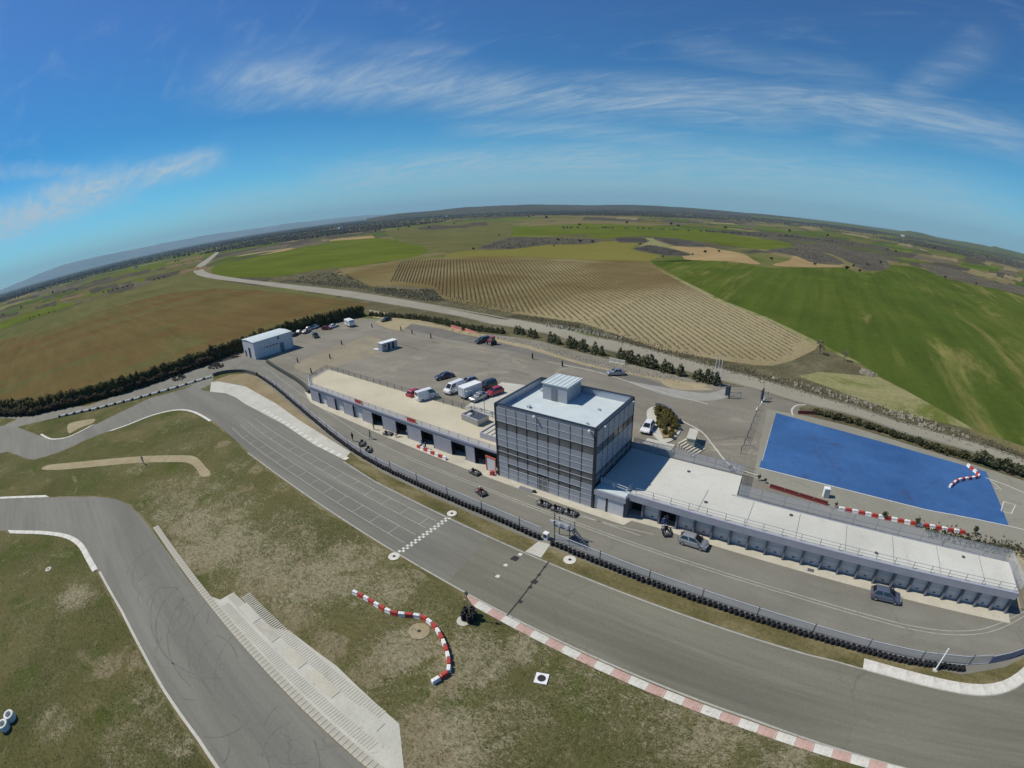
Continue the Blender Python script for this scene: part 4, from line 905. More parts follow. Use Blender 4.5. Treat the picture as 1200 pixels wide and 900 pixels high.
# pale tiles along the runoff of the grid straight
def tiles():
    p = cat_rom([P2(*q) for q in [(402.5, 539), (370, 522.5), (332.5, 497.5), (306, 482)]], n=6); st = along(p, 1.05)
    t = thing('kerb', 'row of pale and worn kerb tiles along the pit side of the starting grid', 'kerb', (st[0][0], st[0][1], .034))
    ms = [MB().box((0, -.55, .03), (1.0, .95, .06)).mesh('kerb_tile', m) for m in (KWHT, CONC)]
    for i, (x, y, a) in enumerate(st): link('kerb_tile', ms[i % 2], t, (x-st[0][0], y-st[0][1], 0), a)
tiles()

# ------------------------------------------------------------------ tyre walls, fence, plastic barriers
def stack_mesh(n, mat, seg=10, R=.215, r=.10):
    b = MB()
    for k in range(n): b.ring((random.uniform(-.03, .03), random.uniform(-.03, .03), .10+k*.2), (0, 0, 1), R, r, seg, 6)
    return b.mesh('tyre_stack', mat, True)
STK = [stack_mesh(3, TYRE) for _ in range(5)]; STW = [stack_mesh(2, TYRE_W) for _ in range(3)]; STB2 = [stack_mesh(2, TYRE) for _ in range(3)]
def tyre_wall(label, pts, step=.64, meshes=STK, jitter=.04):
    st = along(pts, step); t = thing('tyre_barrier', label, 'tyre barrier', (st[0][0], st[0][1], h(st[0][0], st[0][1])+.03))
    for i, (x, y, a) in enumerate(st):
        ms = meshes[i] if callable(meshes) else random.choice(meshes)
        link('tyre_stack', ms, t, (x-st[0][0]+random.uniform(-jitter, jitter), y-st[0][1]+random.uniform(-jitter, jitter), 0), random.uniform(0, 6))
    return t
TW1 = [(-57, 40.75), (-47.4, 40.65), (-35.3, 40.75), (-27.1, 40.45)]
TW0 = cat_rom([P2(*p) for p in [(302, 440.5), (323, 455), (350, 478), (400, 519), (430, 539)]]+[(-57, 40.75)], n=5)
tyre_wall('long black tyre wall of the pit lane between the concrete ramp and the sand bend', TW1[::-1]+TW0[::-1][1:], .66)
tyre_wall('black tyre wall below the pit fence right of the light gantry', [(-24.9, 40.35), (-11.6, 39.95), (2.6, 39.75), (19.3, 39.55), (26.9, 40.2)], .63)
def belt(label, pl, ht, mat):
    p = cat_rom([P2(*q) for q in pl], n=5); st = along(p, 1.6); t = thing('tyre_barrier', label, 'tyre barrier', (st[0][0], st[0][1], h(st[0][0], st[0][1])))
    for a, b in zip(st, st[1:]):
        L = math.hypot(b[0]-a[0], b[1]-a[1]); rz = math.atan2(b[1]-a[1], b[0]-a[0])
        MB().box((L/2, 0, ht/2), (L+.02, .75, ht), 0, 0, 1, .85).build('belt_section', mat, t, (a[0]-st[0][0], a[1]-st[0][1], 0), rz)
belt('dull belt covered tyre barrier at the end of the black and white row', [(250, 441), (258, 438.5), (271, 436.5), (288, 436.5), (302, 440.5)], .95, BELT)
belt('dark green barrier between the warehouse yard and the pit exit', [(313.4, 425), (323, 431.5), (335, 438.7), (346.7, 445.7), (356, 452.7), (363, 461)], .9, M('barrier_dark_green', (.035, .042, .03), .8, var=.3))
bwp = [P2(70, 489), P2(112, 480), P2(160, 468), P2(205, 455.5), P2(249, 442)]
class Pat:
    def __call__(s, i): return s[i]
    def __getitem__(s, i): return STB2[i % 3] if i % 4 < 2 else STW[i % 3]
bw_st = along(bwp, .98)
t = thing('tyre_barrier', 'low tyre barrier in alternating black and whitewashed stacks beside the service road', 'tyre barrier', (bw_st[0][0], bw_st[0][1], .03))
for i, (x, y, a) in enumerate(bw_st): link('tyre_stack', STB2[i % 3] if i % 3 == 0 else STW[i % 3], t, (x-bw_st[0][0], y-bw_st[0][1], 0), random.uniform(0, 6)).scale = (1.5, 1.5, 1.35)

def pit_fence(label, pts, ht=1.45, step=6.6, net=NETM, low=False):
    t = thing('pit_fence', label, 'fence', (pts[0][0], pts[0][1], 0)); ox, oy = pts[0][:2]
    pm = MB().box((0, 0, ht/2+.1), (.08, .08, ht+.2)).mesh('post', STEEL_D); st = along(pts, step)
    for x, y, a in st: link('post', pm, t, (x-ox, y-oy, 0), a)
    loc = [(x-ox, y-oy) for x, y in pts]
    MB().tube([(x, y, ht) for x, y in loc], .045, 6).build('top_rail', STRIP, t); MB().tube([(x, y, .12) for x, y in loc], .04, 6).build('bottom_rail', STRIP, t)
    for (x0, y0), (x1, y1) in zip(loc, loc[1:]):
        L = math.hypot(x1-x0, y1-y0)
        MB().add([(0, 0, .1), (L, 0, .1), (L, 0, ht), (0, 0, ht)], [(0, 1, 2, 3)]).build('mesh_panel', net, t, (x0, y0, 0), math.atan2(y1-y0, x1-x0))
    return t
pit_fence('steel mesh fence behind the pit tyre wall right of the light gantry', [(-25.0, 40.95), (-19.6, 40.75), (-11.6, 40.5), (2.6, 40.3), (15, 40.1), (21, 40.25), (26.9, 41.0), (30.5, 42.0)])
pit_fence('steel mesh fence behind the pit tyre wall left of the concrete ramp', [(-57, 41.45), (-47.4, 41.3), (-35.3, 41.3), (-27.2, 41.05)])
f0 = offset_line([p for p in TW0 if p[0] < -57], .65)
pit_fence('pale lilac guard rail behind the far tyre wall of the pit lane', f0[2:]+[(-57, 41.45)], .95, 5.0, meshmat('wire_mesh_lilac', (.42, .42, .48), .75))
GUARD = M('guard_board', (.21, .20, .27), .6, var=.15)
t = thing('guard_board', 'purple grey boards closing the pit fence at its right hand end', 'barrier', (30.5, 42.0, 0))
gb = cat_rom([(30.5, 42.0), (35, 44.0), (39.5, 47.3), (43, 52)], n=3)
for a, b in zip(gb, gb[1:]):
    L = math.hypot(b[0]-a[0], b[1]-a[1]); rz = math.atan2(b[1]-a[1], b[0]-a[0])
    MB().box((L/2, 0, .55), (L-.04, .12, 1.1)).build('board', GUARD, t, (a[0]-30.5, a[1]-42, 0), rz)
MB().tube([(x-30.5, y-42, 1.2) for x, y in gb], .05, 6).build('top_rail', STRIP, t)

def block_mesh(mat):
    b = MB(); b.extr([(-.48, 0), (.48, 0), (.48, .16), (.44, .46), (.36, .5), (-.36, .5), (-.44, .46), (-.48, .16)], -.17, .17)
    b.box((0, 0, .10), (.96, .46, .2), 0, 0, .96, .8); b.box((.2, 0, .515), (.14, .14, .03)); b.box((-.2, 0, .515), (.14, .14, .03))
    return b.mesh('barrier_block', mat)
BLK = {'r': block_mesh(REDP), 'w': block_mesh(WHTP)}
def chain(label, pts, step, pat='wr', z=None, s=1.0):
    st = along(pts, step); z = h(st[0][0], st[0][1])+.03 if z is None else z
    t = thing('plastic_barrier', label, 'barrier', (st[0][0], st[0][1], z))
    for i, (a, b) in enumerate(zip(st, st[1:])):
        o = link('barrier_block', BLK[pat[i % len(pat)]], t, ((a[0]+b[0])/2-st[0][0], (a[1]+b[1])/2-st[0][1], 0), math.atan2(b[1]-a[1], b[0]-a[0]))
        o.scale = (step*.97, s, s)
sb = cat_rom([P2(*p) for p in [(414, 695), (430, 703), (450, 715), (465, 721), (492, 724), (508, 734), (519, 751), (526, 773), (526, 789), (522, 794)]], n=5)
chain('red and white plastic barrier curving in an S across the infield grass', sb, .86, 'wr')
st_ = along(sb, .86)[-1]; e_ = P2(504, 803)
chain('three red and white blocks closing the lower end of the infield barrier', [(st_[0], st_[1]), (e_[0], e_[1])], 1.0, 'rw')
chain('red and white plastic barrier bent like a V on the blue pad', cat_rom([P2(*p) for p in [(1133, 546), (1140, 552), (1147, 558)]]+[P2(*p) for p in [(1143, 561), (1130, 563), (1121, 565), (1112, 572)]], n=3), .92, 'wr', ZU+.05)
chain('row of red and white plastic blocks between the white roof and blue pad', [P2(*p) for p in [(982, 597.5), (1010, 603), (1040, 609), (1075, 616), (1131, 626)]], 1.0, 'wr')
chain('short red and white plastic barrier in front of the open left garages', [(-58.9, 49.55), (-55, 49.3), (-51.2, 49.15)], .95, 'rw')
def long_barrier(label, pl, mat, n, ht=.8):
    a, b = P(*pl[0]), P(*pl[1]); L = (b-a).length/n; rz = math.atan2(b.y-a.y, b.x-a.x)
    t = thing('road_barrier', label, 'barrier', tuple(a), rz)
    bm_ = MB(); bm_.extr([(0, 0), (L-.06, 0), (L-.06, ht), (0, ht)], -.12, .12); bm_.box((L/2, 0, .12), (L-.1, .5, .24), 0, 0, 1, .6); bm_ = bm_.mesh('barrier_section', mat)
    for i in range(n): link('barrier_section', bm_, t, (i*L, 0, 0))
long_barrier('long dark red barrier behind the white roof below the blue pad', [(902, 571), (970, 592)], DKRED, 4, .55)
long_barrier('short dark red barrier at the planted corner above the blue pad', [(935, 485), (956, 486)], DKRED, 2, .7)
long_barrier('faded red barrier at the far edge of the car park, the left of two', [(529, 384), (541.5, 387.5)], PINK, 2, 1.0)
long_barrier('faded red barrier at the far edge of the car park, the right of two', [(545.5, 388), (560, 391)], PINK, 2, 1.0)
long_barrier('pale concrete barrier between shrubs at the edge of the car park', [(714, 423.5), (733, 427.5)], CONC, 3, 1.0)
g = P(967, 582)
t = thing('white_cabinet', 'small white cabinet standing at the near edge of the blue pad', 'cabinet', tuple(g), rad(10))
MB().box((0, 0, .75), (.9, .8, 1.5)).build('body', WHITE, t, bevel=.04); MB().box((0, -.42, .75), (.7, .03, 1.3)).build('door', PARA, t)
# tyre heaps, tyre rings and manhole pads
TY1 = MB().ring((0, 0, .11), (0, 0, 1), .22, .11, 12, 6).mesh('tyre', TYRE, True)
def heap(label, px, py, n, R, H_):
    g = P(px, py); t = thing('tyre_heap', label, 'tyre heap', tuple(g))
    for i in range(n):
        a = random.uniform(0, 6.3); r = R*math.sqrt(random.random()); z = H_*(1-r/R)*random.random()
        o = link('tyre', TY1, t, (r*math.cos(a)*1.6, r*math.sin(a), z)); o.rotation_euler = (random.uniform(-.6, .6), random.uniform(-.6, .6), 0)
heap('long black heap of old tyres under the hedge left of the warehouse', 253, 429.5, 60, 2.6, 1.5)
heap('black heap of tyres under the hedge beside the service road', 210, 443.5, 45, 2.2, 1.2)
heap('small heap of tyres and scrap by the corner of the white warehouse', 275, 418, 16, 1.2, .9)
def tyre_mast():
    g = (-25.6, 24.9)
    t = thing('tyre_cluster', 'cluster of black tyre columns round a thin mast on the infield grass', 'tyre stack', (g[0], g[1], .02))
    col = MB()
    for k in range(6): col.ring((0, 0, .1+k*.2), (0, 0, 1), .22, .105, 12, 6)
    col = col.mesh('tyre_column', TYRE, True)
    for k in range(5):
        a = k*1.257+.4; link('tyre_column', col, t, (.62*math.cos(a), .62*math.sin(a), 0), k)
    MB().cyl((0, 0, 0), .05, 4.3, 8).build('mast', STEEL, t); MB().box((0, 0, 3.9), (.35, .2, .25)).build('lamp', STEEL_D, t)
    MB().cyl((-.25, -.7, 0), .75, .05, 20).build('base_slab', CONC, t)
tyre_mast()
def pad(name, label, x, y, r, mat, hole=.2, rect=False):
    t = thing(name, label, 'manhole', (x, y, .012))
    if rect: MB().box((0, 0, .06), (r*2, r*2, .12), rad(20)).build('collar', mat, t)
    else: MB().cyl((0, 0, 0), r, .06, 26).build('collar', mat, t)
    MB().cyl((0, 0, .12 if rect else .055), hole, .03, 14).build('cover', IRON, t)
for a in (('manhole_pad', 'round concrete manhole pad inside the curve of the red and white barrier', -28.6, 20.2, 1.15, SAND), ('manhole_pad', 'round white manhole pad at the infield end of the chequered line', -39.9, 27.0, .75, KWHT),
          ('manhole_pad', 'white manhole pad at the pit end of the chequered line', -40.2, 38.3, .7, KWHT), ('manhole_pad', 'round white manhole pad right of the concrete ramp under the tyre wall', -21.6, 39.0, .78, KWHT),
          ('manhole_pad', 'square white manhole collar alone on the grass below the main straight', -14.9, 22.6, .62, WHITE, .4, True), ('manhole_pad', 'small oval manhole pad on the dark grass inside the lower left bend', -77.3, -15.1, .6, CONC_T)): pad(*a)
def white_tyres():
    for i, (px, py, lb) in enumerate(((14, 842, 'whitewashed tyre ring lying on the grass at the left edge, the farther one'), (7, 853, 'whitewashed tyre ring lying on the grass at the left edge, the nearer one'))):
        g = P(px, py); t = thing('tyre_ring', lb, 'tyre stack', (g.x, g.y, .0))
        for k in range(3): MB().ring((0, 0, .16+k*.24), (0, 0, 1), .58, .19, 18, 8).build('tyre', TYRE_W, t, smooth=True)
white_tyres()
def gantry():
    t = thing('light_gantry', 'steel start light gantry with ladder stair at the gap in the pit wall', 'gantry', (-25.3, 41.4, 0))
    for x in (0, 2.2): MB().tube([(x, 0, 0), (x, 0, 3.3 if x else 4.3)], .07, 6).build('post', STEEL_D, t)
    for x in (0, 2.2): MB().tube([(x, 1.2, 0), (x, 1.2, 3.0)], .06, 6).build('post', STEEL_D, t)
    MB().box((1.1, .6, 2.3), (2.5, 1.4, .08)).build('platform', STEEL, t)
    for y in (-.05, 1.25): MB().tube([(-.1, y, 3.2), (2.3, y, 3.2)], .04, 6).build('rail', STRIP, t)
    for x in (-.3, .7, 1.8): MB().box((x, -.12, 2.9), (.55, .22, .4)).build('light_box', STRIP, t)
    for s in (0, .7): MB().tube([(2.2, .3+s, 2.3), (4.4, .3+s, 0)], .05, 5).build('stair_string', STEEL_D, t)
    for k in range(9): MB().box((2.35+k*.24, .65, 2.1-k*.24), (.22, .7, .04)).build('stair_tread', STEEL, t)
    MB().tube([(2.2, .2, 3.2), (4.5, .2, .9), (4.5, .2, 0)], .035, 5).build('handrail', STEEL, t)
    t2 = thing('marshal_box', 'small white equipment box at the pit wall gap beside the ramp', 'box', (-26.3, 41.0, 0)); MB().box((0, 0, .5), (.7, .6, 1.0)).build('body', WHITE, t2, bevel=.03); MB().box((0, -.31, .6), (.5, .03, .5)).build('door', FRAME, t2)
gantry()
t = thing('camera_pole', 'white leaning pole with a thin brace at the right end of the pit tyre wall', 'pole', (23.1, 39.3, 0))
MB().tube([(0, 0, 0), (.0, .25, 3.3)], .09, 8).build('pole', WHITE, t); MB().tube([(0, .24, 3.2), (-2.0, .9, .0)], .04, 6).build('brace', STEEL, t); MB().box((0, 0, .1), (.5, .5, .2)).build('base', CONC, t)
t = thing('screen_stand', 'orange framed white screen standing against the left side of the tower', 'screen', (-42.6, 50.35, .03), rad(-4))
for x in (-1.0, 1.0): MB().box((x, 0, 1.3), (.14, .14, 2.6)).build('frame_post', ORANGE, t)
MB().box((0, 0, 2.62), (2.14, .16, .16)).build('frame_beam', ORANGE, t); MB().box((0, .02, 1.3), (1.84, .05, 2.4)).build('screen', WHITE_W, t); MB().box((.7, -.6, .35), (.7, .6, .7), .3, 0, .7).build('foot_weight', REDP, t)
t = thing('door_mat', 'dark rubber mat on the apron before the tower', 'mat', (-35.0, 49.1, .034)); MB().box((0, 0, .05), (2.4, .7, .1), 0).build('slab', GREY_D, t); MB().box((1.4, .05, .15), (.45, .4, .3)).build('roll', IRON, t)
t = thing('drain_grate', 'dark drain grate set in the pale apron of the garage row', 'grate', (6.4, 50.75, .032)); MB().box((0, 0, .01), (.9, .6, .02)).build('frame', GREY_D, t)
for k in range(5): MB().box((-.32+k*.16, 0, .026), (.06, .5, .015)).build('bar', IRON, t)

# ------------------------------------------------------------------ vehicles
WHEELS = {}
def wheel_mesh(r, w):
    k = (r, w)
    if k not in WHEELS:
        WHEELS[k] = (MB().ring((0, 0, 0), (0, 1, 0), r*.78, r*.24, 14, 6, flat=w/(r*.48)).mesh('tyre', TYRE, True), MB().tube([(0, -w*.42, 0), (0, w*.42, 0)], r*.62, 12).mesh('rim', RIM))
    return WHEELS[k]
KINDS = dict(  # L, W, H, wheel radius, hull profile (x as share of length, z), cabin (base rear, base front, top rear, top front, belt z)
    hatch=(3.95, 1.70, 1.48, .30, [(-.5, .35), (-.5, .72), (-.475, .93), (-.2, .95), (.22, .93), (.40, .80), (.48, .66), (.5, .50), (.5, .30)], (-.47, .30, -.36, .02, .91)),
    saloon=(4.45, 1.76, 1.44, .31, [(-.5, .38), (-.5, .82), (-.46, .94), (-.30, .96), (.18, .94), (.44, .80), (.5, .62), (.5, .30)], (-.36, .215, -.22, .03, .92)),
    suv=(4.55, 1.84, 1.72, .35, [(-.5, .42), (-.5, .95), (-.48, 1.06), (.22, 1.08), (.46, .98), (.5, .75), (.5, .38)], (-.49, .25, -.45, .09, 1.04)),
    van=(4.75, 1.90, 2.15, .33, [(-.5, .40), (-.5, 1.15), (-.49, 1.22), (.34, 1.18), (.47, .98), (.5, .75), (.5, .36)], (-.495, .40, -.49, .22, 1.16)))
def car(label, px, kind, col, group=None, Ls=None, extras=(), name='parked_car', cat='car', z=None):
    """px: ground pixels of the rear and the front of the car"""
    a, b = P(*px[0]), P(*px[1]); c = (a+b)/2; rz = math.atan2(b.y-a.y, b.x-a.x)
    L, Wd, H_, wr, hull, cab = KINDS[kind]; L = Ls or L
    t = thing(name, label, cat, (c.x, c.y, c.z+.045), rz, group)
    hw = Wd/2; bo = MB(); n = len(hull)
    secs = []
    for x, z in hull: secs.append((x*L, z))
    low = .24 if kind != 'suv' else .34
    prof = [(-.47*L, low)]+[(x, z) for x, z in secs]+[(.46*L, low)]
    vs = []
    for side in (-1, 1):
        for ins, dz in ((0.10, 0),):
            for x, z in prof: vs.append((x*.995, side*(hw-.0 if z < .7 else hw-.06), z))
    m = len(prof)
    bo.add(vs, [tuple(range(m)), tuple(range(m, 2*m))[::-1]]+[(i, m+i, m+(i+1) % m, (i+1) % m) for i in range(m)])
    r0, f0, r1, f1, bz = cab; cv = [(r0*L, hw-.08, bz), (f0*L, hw-.08, bz), (f1*L, hw-.31, H_), (r1*L, hw-.31, H_)]
    cvs = [(x, s*y, z) for s in (-1, 1) for x, y, z in cv]
    bo.add(cvs, [(0, 1, 2, 3), (4, 7, 6, 5), (3, 2, 6, 7), (1, 5, 6, 2), (0, 3, 7, 4), (0, 4, 5, 1)])
    bo.build('body', col, t, bevel=.085)
    def lerp3(p, q, f): return Vector(p)*(1-f)+Vector(q)*f
    def pane(nm, A, B, C, D, i=.08, j=.12, out=.015):
        A, B, C, D = map(Vector, (A, B, C, D)); nrm = (B-A).cross(D-A).normalized()
        cen = (A+B+C+D)/4
        if nrm.dot(cen-Vector((0, 0, .9))) < 0: nrm = -nrm
        q = lambda u, v: A.lerp(B, u).lerp(D.lerp(C, u), v)
        p = [q(i, j), q(1-i, j), q(1-i, 1-j), q(i, 1-j)]; off = nrm*out
        vs = [v+off for v in p]+[v-off for v in p]
        return MB().add(vs, [(0, 1, 2, 3), (7, 6, 5, 4), (0, 4, 5, 1), (1, 5, 6, 2), (2, 6, 7, 3), (3, 7, 4, 0)]).build(nm, CARGL, t)
    pane('windscreen', cvs[1], cvs[5], cvs[6], cvs[2]); pane('rear_window', cvs[0], cvs[4], cvs[7], cvs[3], .1, .16)
    for s in (0, 4):
        A, B, C, D = [Vector(v) for v in cvs[s:s+4]]
        spl = (0, .46, 1) if kind != 'van' else (.62, 1)
        for u0, u1 in zip(spl, spl[1:]):
            pane('side_window', A.lerp(B, u0), A.lerp(B, u1), D.lerp(C, u1), D.lerp(C, u0), .07, .14)
    tm, rm = wheel_mesh(wr, .2)
    for x in (-.31, .32):
        for s in (-1, 1):
            w = link('wheel', tm, t, (x*L, s*(hw-.08), wr)); link('rim', rm, w)
    for s in (-1, 1):
        part_box('headlight', LAMP, t, (.478*L, s*(hw-.30), hull[-2][1]+.10), (.10, .30, .11)); part_box('tail_light', TAIL, t, (-.495*L, s*(hw-.22), .82), (.07, .2, .24))
        part_box('mirror', FRAME, t, (f0*L-.35, s*(hw+.08), bz+.08), (.14, .2, .13))
    part_box('bumper', FRAME, t, (.498*L, 0, .36), (.06, Wd*.8, .16)); part_box('number_plate', WHITE, t, (.5*L+.035, 0, .48), (.02, .5, .11))
    if 'bars' in extras:
        for x in (-.2, .05): part_box('roof_bar', FRAME, t, (x*L, 0, H_+.05), (.07, Wd*.7, .06))
    return t
SILV = paint('silver', (.36, .37, .38), .6); GREYC = paint('grey', (.20, .215, .235), .5); DBL = paint('dark_blue', (.03, .038, .07), .3); BLK_ = paint('black', (.018, .018, .022), .2)
REDC = paint('red', (.38, .018, .025), .1); WH = WHITEC(); DRED = paint('dark_red', (.22, .025, .025), .1); DGRN = paint('dark_green', (.03, .04, .03))
car('silver hatchback parked on the pit lane near the open garage door', [(797, 633.5), (827, 643)], 'hatch', paint('silver_grey', (.33, .345, .36), .4))
car('dark blue hatchback parked on the pit lane toward the right end of the garages', [(1017, 697), (1055, 706)], 'hatch', paint('slate_blue', (.13, .15, .215), .4), Ls=4.15)
car('dark blue saloon parked alone behind the white van in the car park', [(531, 441), (511, 446)], 'saloon', DBL)
car('white van with dark windows parked next to the white box trailer', [(542, 455), (523, 463)], 'van', WH, name='parked_van', cat='van')
car('silver hatchback parked behind the white van and the box trailer', [(557, 447.5), (541, 452)], 'hatch', SILV)
car('black off road car parked between the box trailer and the red hatchback', [(580, 452), (561, 458)], 'suv', BLK_)
car('red hatchback parked beside the forecourt slab left of the tower', [(588, 459), (571, 465)], 'hatch', REDC)
car('grey saloon parked in front of the white box trailer', [(570, 464), (552, 472)], 'saloon', SILV, Ls=4.2)
car('red car half hidden behind the roof rail beside the white van', [(480, 466.5), (495, 460)], 'hatch', REDC, Ls=4.3)
car('white van with its nose to the right behind the tan roof rail', [(489, 471), (512, 464)], 'van', WH, name='parked_van', cat='van')
car('white hatchback with dark windscreen parked beside the shrub bed behind the tower', [(762, 499), (755, 509.5)], 'hatch', WH)
car('silver saloon parked alone by the gravel edge behind the tower roof', [(729, 439), (714, 439.5)], 'saloon', SILV, Ls=4.0)
car('black car parked on pale sand near the far corner of the car park', [(459, 374.5), (446, 378)], 'saloon', BLK_)
car('white car parked next to the caravan by the long hedge', [(387, 385), (395, 382.5)], 'saloon', WH)
car('dark red car parked between white cars under the long hedge', [(379, 386.5), (387, 386)], 'hatch', DRED)
car('white hatchback under the hedge just left of the dark red car', [(366.5, 386), (372.5, 383)], 'hatch', WH)
car('pale silver hatchback under the hedge, second left of the dark red car', [(360, 388), (366, 385.5)], 'hatch', paint('pale_silver', (.5, .5, .5), .3))
car('grey saloon in the row under the hedge nearest the other parked saloons', [(356, 391.5), (362.5, 388.5)], 'saloon', GREYC)
car('silver saloon in the row under the hedge, toward the warehouse', [(348.5, 392), (355, 389)], 'saloon', SILV)
car('black hatchback parked right behind the corner of the white warehouse', [(343, 395), (348.5, 392)], 'hatch', BLK_)
car('small dark green jeep standing alone in the yard in front of the hedge cars', [(367.5, 393.5), (373, 397.5)], 'suv', DGRN, Ls=3.6)
car('black off road car parked beside the red tractor by the far shrubs', [(571, 400), (560, 403)], 'suv', BLK_)
car('tiny dark car driving on the bend of the country road', [(233.5, 313), (230.5, 316.5)], 'hatch', DBL)
def box_trailer():
    a, b = P(541, 468), P(562, 460); c = (a+b)/2; t = thing('box_trailer', 'white box trailer parked between the white van and the grey saloon', 'trailer', (c.x, c.y, c.z+.04), math.atan2(b.y-a.y, b.x-a.x))
    MB().box((0, 0, 1.5), (4.6, 2.1, 2.1)).build('box', WHITE, t, bevel=.05); MB().box((0, 0, .42), (4.7, 1.5, .12)).build('chassis', STEEL_D, t)
    MB().tube([(2.3, 0, .42), (3.4, 0, .42)], .06, 6).build('drawbar', STEEL_D, t); tm, rm = wheel_mesh(.3, .2)
    for s in (-1, 1):
        for x in (-.35, .35): w = link('wheel', tm, t, (x, s*.95, .3)); link('rim', rm, w)
        part_box('tail_light', TAIL, t, (-2.32, s*.9, .6), (.05, .2, .15))
    part_box('rear_door', WHITE_W, t, (-2.32, 0, 1.5), (.05, 1.9, 1.9))
box_trailer()
def caravan():
    g = P(410, 382); t = thing('caravan', 'white caravan parked at the end of the long hedge', 'caravan', (g.x, g.y, g.z+.04), rad(-15))
    b = MB(); b.extr([(-3, .55), (-3.05, 1.5), (-2.8, 2.6), (2.4, 2.65), (3.0, 1.7), (2.9, .55)], -1.15, 1.15); b.build('body', WHITE, t, bevel=.08)
    for x in (-1.8, 0, 1.6): part_box('window', GLASSD, t, (x, -1.16, 1.75), (.9, .05, .55))
    part_box('window', GLASSD, t, (2.74, 0, 2.05), (.08, 1.5, .5)); part_box('door', WHITE_W, t, (.75, -1.17, 1.35), (.55, .04, 1.6)); part_box('roof_hatch', STRIP, t, (0, 0, 2.68), (.8, .6, .1))
    MB().tube([(2.9, 0, .5), (4.1, 0, .5)], .06, 6).build('drawbar', STEEL_D, t); tm, rm = wheel_mesh(.32, .2)
    for s in (-1, 1): w = link('wheel', tm, t, (-.2, s*1.0, .32)); link('rim', rm, w)
caravan()
def tractor():
    g = P(576, 404); t = thing('tractor', 'red tractor with black rear parked next to a black off road car', 'tractor', (g.x, g.y, g.z+.02), rad(160))
    MB().box((.75, 0, 1.05), (1.7, .75, .7), 0, 0, .92).build('bonnet', REDC, t, bevel=.05); MB().box((-.6, 0, .8), (1.5, .8, .5)).build('chassis', IRON, t)
    MB().box((-.65, 0, 1.85), (1.25, 1.2, 1.3), 0, 0, .88).build('cab', GLASSD, t); MB().box((-.65, 0, 2.55), (1.3, 1.25, .12)).build('cab_roof', REDC, t)
    for x, s, r in ((-.85, 1, .72), (-.85, -1, .72), (1.25, 1, .45), (1.25, -1, .45)): tm, rm = wheel_mesh(r, .38); w = link('wheel', tm, t, (x, s*.78, r)); link('rim', rm, w)
    MB().tube([(1.0, .3, 1.3), (1.0, .3, 2.2)], .05, 6).build('exhaust', IRON, t)
tractor()

# karts
KART_N = [0]
def kart_proto():
    t = thing('go_kart', 'kart', 'go-kart')
    f = MB(); f.tube([(-.75, -.32, .13), (.85, -.28, .13), (.85, .28, .13), (-.75, .32, .13), (-.75, -.32, .13)], .03, 6); f.tube([(-.75, 0, .13), (.85, 0, .13)], .03, 6); f.build('frame', STEEL, t)
    MB().box((.35, 0, .12), (1.0, .6, .03)).build('floor_tray', STEEL_D, t)
    for s in (-1, 1): MB().box((.08, s*.56, .2), (.85, .22, .22), 0, 0, .8).build('side_pod', IRON, t, bevel=.03)
    MB().box((.98, 0, .22), (.3, 1.1, .22), 0, 0, .75, .9).build('nose', IRON, t, bevel=.03); MB().tube([(-.98, -.55, .25), (-1.02, -.3, .25), (-1.02, .3, .25), (-.98, .55, .25)], .045, 6).build('rear_bumper', IRON, t)
    s = MB(); s.box((-.25, 0, .22), (.42, .40, .10)); s.box((-.46, 0, .48), (.10, .40, .52)); s.box((-.30, .2, .34), (.4, .05, .26)); s.box((-.30, -.2, .34), (.4, .05, .26)); s.build('seat', IRON, t)
    MB().ring((.26, 0, .52), (-.7, 0, .7), .14, .018, 12, 5).build('steering_wheel', IRON, t); MB().tube([(.26, 0, .5), (.6, 0, .15)], .02, 5).build('steering_column', STEEL, t)
    MB().box((-.45, -.42, .33), (.42, .3, .34)).build('engine', STEEL, t, bevel=.03); MB().cyl((.15, 0, .16), .1, .2, 8).build('fuel_tank', WHTP, t); MB().box((.62, 0, .38), (.04, .3, .3), 0, 0, .9).build('number_panel', WHTP, t)
    for x, s_, r, w in ((-.6, 1, .14, .21), (-.6, -1, .14, .21), (.62, 1, .13, .13), (.62, -1, .13, .13)): tm, rm = wheel_mesh(r, w); o = link('wheel', tm, t, (x, s_*.58, r)); link('rim', rm, o)
    return t
KP = kart_proto(); first = True
for lb, (px, py), ang in (('black go-kart parked in front of the tower, the left of a row of three', (637, 591.5), -3), ('black go-kart parked in front of the tower, the middle of a row of three', (653, 597.5), -2), ('black go-kart parked in front of the tower, the right of a row of three', (668.5, 602), -4),
        ('dark go-kart standing at the apron edge left of the tower', (556.5, 554.5), -10), ('go-kart with a white helmeted driver on the pit lane lines', (564, 578), -20), ('go-kart parked on the apron beside the second open garage', (454.5, 509), 10),
        ('dark go-kart at the pit wall below two standing people', (424.6, 520.6), -35), ('small dark go-kart at the pit wall, just ahead of another one', (432.2, 528.2), -35), ('black go-kart standing nose out before the open garage near the silver hatchback', (781, 624), -60)):
    o = KP if first else copy_tree(KP); first = False; g = P(px, py)
    o.location = (g.x, g.y, .035); o.rotation_euler = (0, 0, rad(ang)); o['label'] = lb; o['group'] = 'karts along the pit lane'; o.scale = (1.0,)*3

